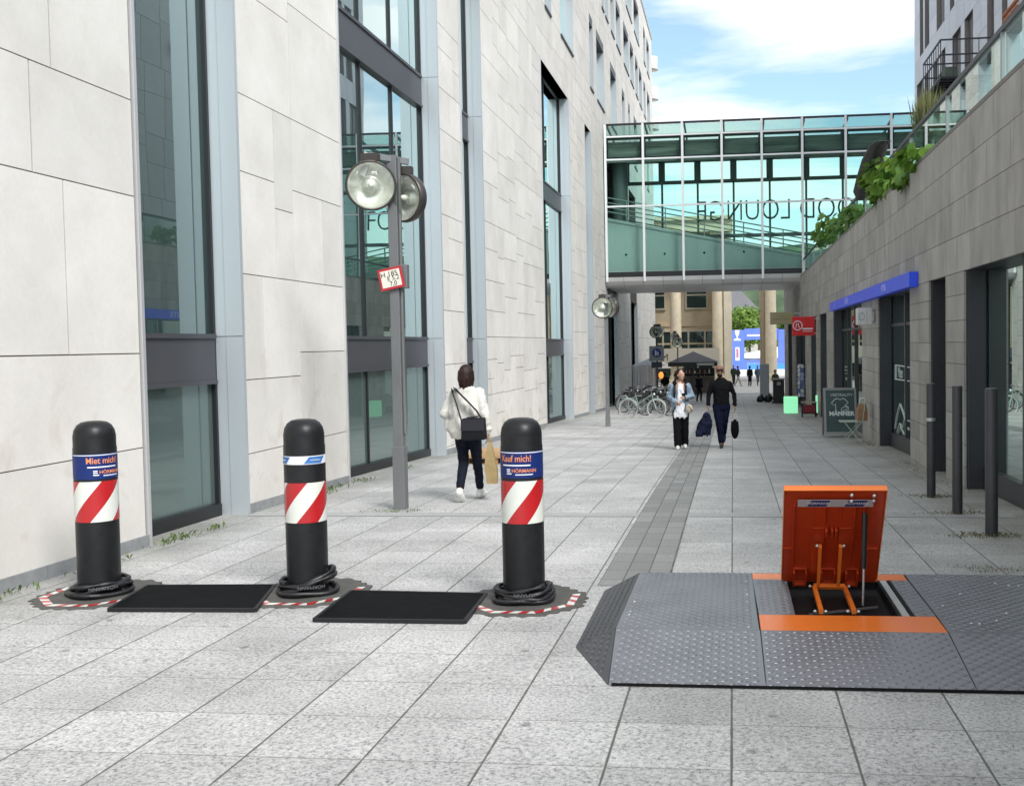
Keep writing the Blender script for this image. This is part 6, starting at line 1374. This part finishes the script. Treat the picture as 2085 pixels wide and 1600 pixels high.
for (px, r_, lab) in (((1549, 819), 8, 'left hand dark rubbish bag at the foot of the display board'), ((1565, 819), 9, 'right hand dark rubbish bag between the display board and the black cabinet')):
    p = hitg(*px); k = p.y/2100; b = MB(); b.ell((0, 0, r_*k*.9), (r_*k, r_*k*.8, r_*k*.9), 14, 10); b.ell((.05, 0, r_*k*1.7), (.07, .07, .1), 8, 6); b.ell((-r_*k*.6, .05, r_*k*.5), (r_*k*.5, r_*k*.5, r_*k*.5), 10, 8); o_ = remesh(b, 'rubbish_bag', mat('bin_liner', (.012, .012, .013), .35, bump=.6, bscale=14, var=.2), None, .03, 1); o_.location = (p.x, p.y, G(p.y)); tag(o_, lab, 'bag', 'rubbish bags by the display board')
# ------------------------------------------------------------------ cafe sunshades, stall
def sunshade(px, xl, xr, ye, yt, label, m, val=True, grp='cafe sunshades', base=.0):
    p = hitg(*px); a, c = hity(xl, ye, p.y), hity(xr, ye, p.y); zt = hity(px[0], yt, p.y).z-G(p.y); ze = .5*(a.z+c.z)-G(p.y); h2 = .5*(c.x-a.x); t = thing('sunshade', label, 'parasol', (.5*(a.x+c.x), p.y+h2, G(p.y)), 0, grp)
    b = MB(); b.tube([(0, 0, 0), (0, 0, zt)], .035, 8); b.lathe([(.4, 0), (.4, .08)], seg=14); b.build('pole', postd, t)
    b = MB(); q = [(-h2, -h2, ze), (h2, -h2, ze), (h2, h2, ze), (-h2, h2, ze)]; b.add(q+[(0, 0, zt)], [(0, 1, 4), (1, 2, 4), (2, 3, 4), (3, 0, 4)])
    if val: b.add(q+[(x, y, z-.24) for x, y, z in q], [(i, (i+1) % 4, 4+(i+1) % 4, 4+i) for i in range(4)], 1)
    b.build('canopy', [m, black], t, fix=False); return t, h2, ze
t, h2, ze = sunshade((1410, 806), 1360, 1460, 737.5, 716, 'large dark grey square sunshade with black valance in front of the sandstone hall', mat('shade_dark', (.10, .10, .11), .8))
b = MB(); b.box(h2*.18, h2*.88, -h2-.012, -h2-.003, ze-.19, ze-.06); b.build('valance_print', mat('print_pale', (.5, .5, .5), .7), t)
sunshade((1307, 812), 1284, 1352, 745, 731, 'light grey sunshade over the white curtained stall behind the bicycles', mat('shade_grey', (.34, .36, .38), .8), False)
sunshade((1348, 800), 1332, 1366, 750, 736, 'cream sunshade behind the dark lamp post', mat('shade_cream', (.62, .58, .52), .8), False)
YS = 62.0; st_ = thing('drinks_stall', 'dark open stall with shelves of bottles beneath the dark sunshade', 'stall', (hity(1420, 780, YS+3).x, YS+3, G(YS+3))); a, c = hity(1392, 750, YS+3), hity(1452, 795, YS+3); b = MB(); zb_ = G(YS+3)
b.box(a.x, c.x, YS+4, YS+4.1, zb_, a.z); b.box(a.x-.1, a.x, YS+3, YS+4.1, zb_, a.z); b.box(c.x, c.x+.1, YS+3, YS+4.1, zb_, a.z); 
for k in range(1, 4): z = zb_+(a.z-zb_)*k/4; b.box(a.x, c.x, YS+3.3, YS+3.99, z, z+.05)
b.build('cabinet', black, st_, world=True); b = MB(); b.box(a.x-.1, c.x+.1, YS+2.6, YS+2.95, zb_+1.0, zb_+1.06); b.box(a.x-.05, c.x+.05, YS+2.7, YS+2.9, zb_, zb_+.999); b.build('counter', mat('counter_wood', (.16, .13, .11), .6, var=.4, scale=3), st_, world=True)
rnd = random.Random(9); cb_ = [mat('bottle_amber', (.22, .10, .04), .3), mat('bottle_pale', (.42, .42, .40), .3), mat('bottle_green', (.06, .12, .07), .3), mat('bottle_grey', (.2, .2, .22), .3)]; bl_ = []
for k in range(1, 4):
    z = zb_+(a.z-zb_)*k/4+.051; x = a.x+.12
    while x < c.x-.1:
        hgt = rnd.uniform(.2, .36); 
        q = MB(); q.lathe([(.05, 0), (.05, hgt*.6), (.018, hgt*.75), (.018, hgt)], seg=8); o_ = q.build('bottle', rnd.choice(cb_), None); o_.location = (x, YS+3.6, z); tag(o_, 'bottle standing on the dark stall shelves under the dark sunshade', 'bottle', 'bottles on the stall shelves'); x += rnd.uniform(.2, .34)
Yc = 58.5; a, c = hity(1288, 752, Yc), hity(1333, 790, Yc); ct = thing('curtained_stall', 'white curtained stall under the light grey sunshade behind the bicycles', 'stall', (.5*(a.x+c.x), Yc, G(Yc))); b = MB(); n_ = 40; vs = []
for i in range(n_+1):
    x = a.x+(c.x-a.x)*i/n_; y = Yc+.07*math.sin(i*1.15)+.03*math.sin(i*2.7)
    vs += [(x, y, G(Yc)+.1), (x, y, a.z+.2)]
b.add(vs, [(2*i, 2*i+2, 2*i+3, 2*i+1) for i in range(n_)], 0, True); b.build('curtain', mat('curtain_white', (.82, .80, .80), .8), ct, world=True, fix=False); b = MB(); b.box(a.x, c.x, Yc+.4, Yc+1.6, G(Yc), a.z); b.build('counter', mat('stall_grey', (.3, .3, .31), .7), ct, world=True)
Yl = 58; c = hity(1346, 764, Yl); t = thing('lantern', 'glowing orange lantern beneath the cream sunshade', 'lantern', (c.x, Yl, G(Yl))); b = MB(); b.tube([(0, 0, 0), (0, 0, c.z-G(Yl)-.2)], .03, 8); b.build('stand', black, t); b = MB(); b.ell((0, 0, c.z-G(Yl)), (.14, .14, .2), 14, 10); b.build('shade', mat('lantern_orange', (.95, .33, .06), .5, emit=.7), t)
# ------------------------------------------------------------------ plants on the terrace
big = leafmat('leaf_vine', (.055, .13, .015), (.19, .32, .04)); sml = leafmat('leaf_shrub', (.03, .09, .015), (.12, .22, .04))
stemm = mat('vine_stem', (.10, .14, .04), .7)
def leaf(L, p, d, s, r):
    d = Vector(d).normalized(); sd_ = d.cross(Vector((r.gauss(0, .5), r.gauss(0, .5), 1))).normalized(); up = sd_.cross(d)
    q = [(0, 0, 0), (.34, .22, .06), (.52, .62, .0), (.22, .92, -.06), (0, 1.1, -.14), (-.22, .92, -.06), (-.52, .62, .0), (-.34, .22, .06), (0, .5, -.05)]
    vs = [tuple(p+sd_*x*s+d*y*s+up*z*s) for x, y, z in q]; L.add(vs, [(0, 1, 8), (1, 2, 8), (2, 3, 8), (3, 4, 8), (4, 5, 8), (5, 6, 8), (6, 7, 8), (7, 0, 8)], 0, True)
def vine(label, blobs, n_, s, seed, lm, base):
    r = random.Random(seed); t = thing('climbing_plant', label, 'plant', base, 0, None); L = MB(); Sm = MB()
    for (c, rad) in blobs:
        Sm.tube([(base[0], base[1], base[2]), tuple(Vector(base).lerp(c, .5)+Vector((r.uniform(-.1, .1), 0, .1))), tuple(c)], .012, 5)
        for k in range(n_):
            d = Vector((r.gauss(0, 1), r.gauss(0, 1), r.gauss(0, 1))).normalized(); p = c+Vector((d.x*rad[0], d.y*rad[1], d.z*rad[2]))*r.random()**.33
            leaf(L, p, (d.x*.6-.35, d.y*.5, -.55+r.gauss(0, .35)), s*r.uniform(.6, 1.25), r)
    L.build('foliage', lm, t, world=True, fix=False); Sm.build('stem', stemm, t, world=True)
A_ = lambda x, y, X=RX+.05: hitx(x, y, X)
vb = [(A_(1795, 345), (.22, .5, .28)), (A_(1835, 335), (.25, .5, .22)), (A_(1872, 312), (.3, .45, .18)), (A_(1805, 372), (.18, .4, .22)), (A_(1788, 392), (.14, .3, .14)), (A_(1775, 360), (.15, .4, .22)), (A_(1850, 360), (.15, .4, .15))]
vine('vine with large bright green leaves spilling over the terrace glass', vb, 46, .20, 21, big, tuple(hitx(1838, 372, RX+.5)))
vb2 = [(A_(1725, 445), (.3, .9, .3)), (A_(1700, 462), (.3, .9, .28)), (A_(1678, 450), (.25, .8, .3)), (A_(1740, 432), (.2, .6, .25)), (A_(1690, 480), (.2, .7, .2)), (A_(1668, 478), (.2, .8, .3))]
vine('smaller green vine behind the terrace glass next to the footbridge', vb2, 58, .17, 5, sml, tuple(hitx(1710, 480, RX+.5)))
r = random.Random(12); pg = hitx(1888, 250, RX+.9); t = thing('grass_shrub', 'feathery grassy shrub above the terrace rail in front of the apartment block', 'plant', pg); L = MB()
for k in range(700):
    a_ = r.uniform(0, 2*PI); sp_ = r.random()**.6*.55; h_ = r.uniform(.25, .95); p0 = Vector((r.gauss(0, .08), r.gauss(0, .18), -.3)); p1_ = p0+Vector((sp_*math.cos(a_)*.5, sp_*math.sin(a_), h_)); sd_ = Vector((math.sin(a_), -math.cos(a_), 0))*.012
    pm = p0.lerp(p1_, .6)+Vector((0, 0, .08)); L.add([tuple(p0-sd_), tuple(p0+sd_), tuple(pm+sd_), tuple(p1_), tuple(pm-sd_)], [(0, 1, 2, 4), (4, 2, 3)])
L.build('foliage', leafmat('leaf_grass', (.10, .13, .05), (.30, .30, .14)), t, fix=False)
# folded black sunshade leaning over the rail
pa, pb_ = A_(1792, 290, RX+.25), A_(1752, 408, RX+.0); t = thing('folded_sunshade', 'folded black sunshade leaning over the terrace rail beside the bright vine', 'parasol', hitx(1780, 410, RX+.4)); b = MB()
P = [(A_(1800, 287), .26), (A_(1790, 295), .34), (A_(1778, 325), .42), (A_(1765, 360), .38), (A_(1755, 390), .34), (A_(1752, 408), .14)]
seg = 18; vs = []
for i, (p, rr_) in enumerate(P):
    for k in range(seg): a_ = 2*PI*k/seg; f = rr_*(1+.16*math.sin(6*a_+i*.4)); vs.append((p.x+.52*f*math.cos(a_), p.y+1.0*f*math.sin(a_), p.z+.2*f*math.sin(a_)))
b.add(vs, [(i*seg+k, i*seg+(k+1) % seg, (i+1)*seg+(k+1) % seg, (i+1)*seg+k) for i in range(len(P)-1) for k in range(seg)]+[tuple(range(seg)), tuple(range(seg*5, seg*6))], 0, True); b.build('canopy', mat('shade_black', (.016, .016, .017), .55, bump=.3, bscale=8, var=.2), t, world=True)
b = MB(); b.tube([hitx(1812, 420, RX+.55), pa], .03, 8); b.build('pole', postd, t, world=True)
# ------------------------------------------------------------------ weeds in the joints
wm = leafmat('leaf_weed', (.07, .12, .03), (.20, .26, .09)); wd = leafmat('leaf_dry', (.12, .12, .05), (.28, .26, .15))
def weeds(name, pts, n_, h_, spread, m, seed):
    r = random.Random(seed); L = MB()
    for (x, y) in pts:
        for k in range(n_):
            px_, py_ = x+r.gauss(0, spread[0]), y+r.gauss(0, spread[1]); a_ = r.uniform(0, 2*PI); hh = h_*r.uniform(.3, 1.2); z = G(py_); d = Vector((math.cos(a_), math.sin(a_), 0)); sd_ = Vector((-d.y, d.x, 0))*hh*.14; p0 = Vector((px_, py_, z)); p1_ = p0+d*hh*.6+Vector((0, 0, hh*.7)); pm = p0+d*hh*.25+Vector((0, 0, hh*.5))
            L.add([tuple(p0), tuple(pm-sd_), tuple(p1_), tuple(pm+sd_)], [(0, 1, 2, 3)])
    return struct(L.build(name, m, fix=False), 'stuff')
r = random.Random(1)
weeds('wall_weeds', [(LX+.08+r.random()*.1, y) for y in (7.4, 8.35, 8.5, 9.6, 9.75, 9.9, 10.4, 13.3, 13.7, 14.1, 14.9, 17, 20.5, 22, 26, 29)], 26, .075, (.06, .16), wm, 3)
weeds('wall_weeds', [(RX-.1-r.random()*.1, y) for y in (13.9, 14.8, 16.4, 17.5, 21.9, 23, 24.2)], 20, .05, (.06, .2), wd, 4)
pts = [(hitg(x, y).x, hitg(x, y).y) for x, y in ((1896, 1013), (1875, 1010), (1920, 1012), (1949, 1047), (1925, 1046), (1975, 1045), (2019, 1092), (1985, 1090), (2050, 1090), (1970, 1093), (2040, 1094))]
weeds('post_weeds', pts, 60, .042, (.13, .06), wd, 6)
pts = [(hitg(x, y).x, hitg(x, y).y) for x, y in ((817, 1040), (790, 1042), (835, 1040))]
weeds('lamp_weeds', pts, 40, .035, (.15, .06), wm, 8)
pts = [(hitg(x, y).x, hitg(x, y).y) for x, y in ((2010, 1165), (2040, 1160), (2070, 1165), (1990, 1158))]
weeds('ramp_weeds', pts, 40, .03, (.12, .06), wd, 9)
# ------------------------------------------------------------------ white drawings stuck on the shop panes
gx_ = RX+.26
pan = sorted([o for o in bpy.data.objects if o.name.startswith('pane') and o.parent and o.parent.parent == shops], key=lambda o: sum(v.co.y for v in o.data.vertices)/8)
def on_pane(px, py): q = hitx(px, py, gx_+.012); return (q.x, q.y, q.z)
b = MB()
for line in (((1822, 872), (1826, 845), (1832, 822), (1838, 838), (1845, 862), (1850, 875)), ((1826, 880), (1832, 862), (1837, 872), (1842, 850), (1851, 858)), ((1828, 884), (1834, 870), (1840, 884)), ((1823, 743), (1852, 748)), ((1823, 772), (1852, 776)), ((1823, 743), (1823, 772))): b.tube([on_pane(*p) for p in line], .012, 5)
b.build('pane_drawing', mat('chalk_white', (.6, .68, .66), .7), pan[1], world=True)
b = MB()
q = hitx(1827, 758, gx_+.012); vs, fs = text_mesh('Men', .32, .001)
b.add([(q.x-t, q.y-.35-u, q.z+v) for u, v, t in vs], fs); b.build('lettering', mat('chalk_white', (.6, .68, .66), .7), pan[1], world=True, fix=False)
b = MB()
for (x0, x1, y0, y1) in ((1720, 1726, 745, 749), (1720, 1727, 752, 756), (1721, 1726, 759, 762), (1722, 1725, 768, 774)):
    A0, A1 = on_pane(x0, y0), on_pane(x1, y1); b.box(A0[0]-.004, A0[0], A1[1], A0[1], A1[2], A0[2])
b.build('pane_lettering', mat('chalk_dim', (.3, .34, .33), .7), pan[2], world=True)
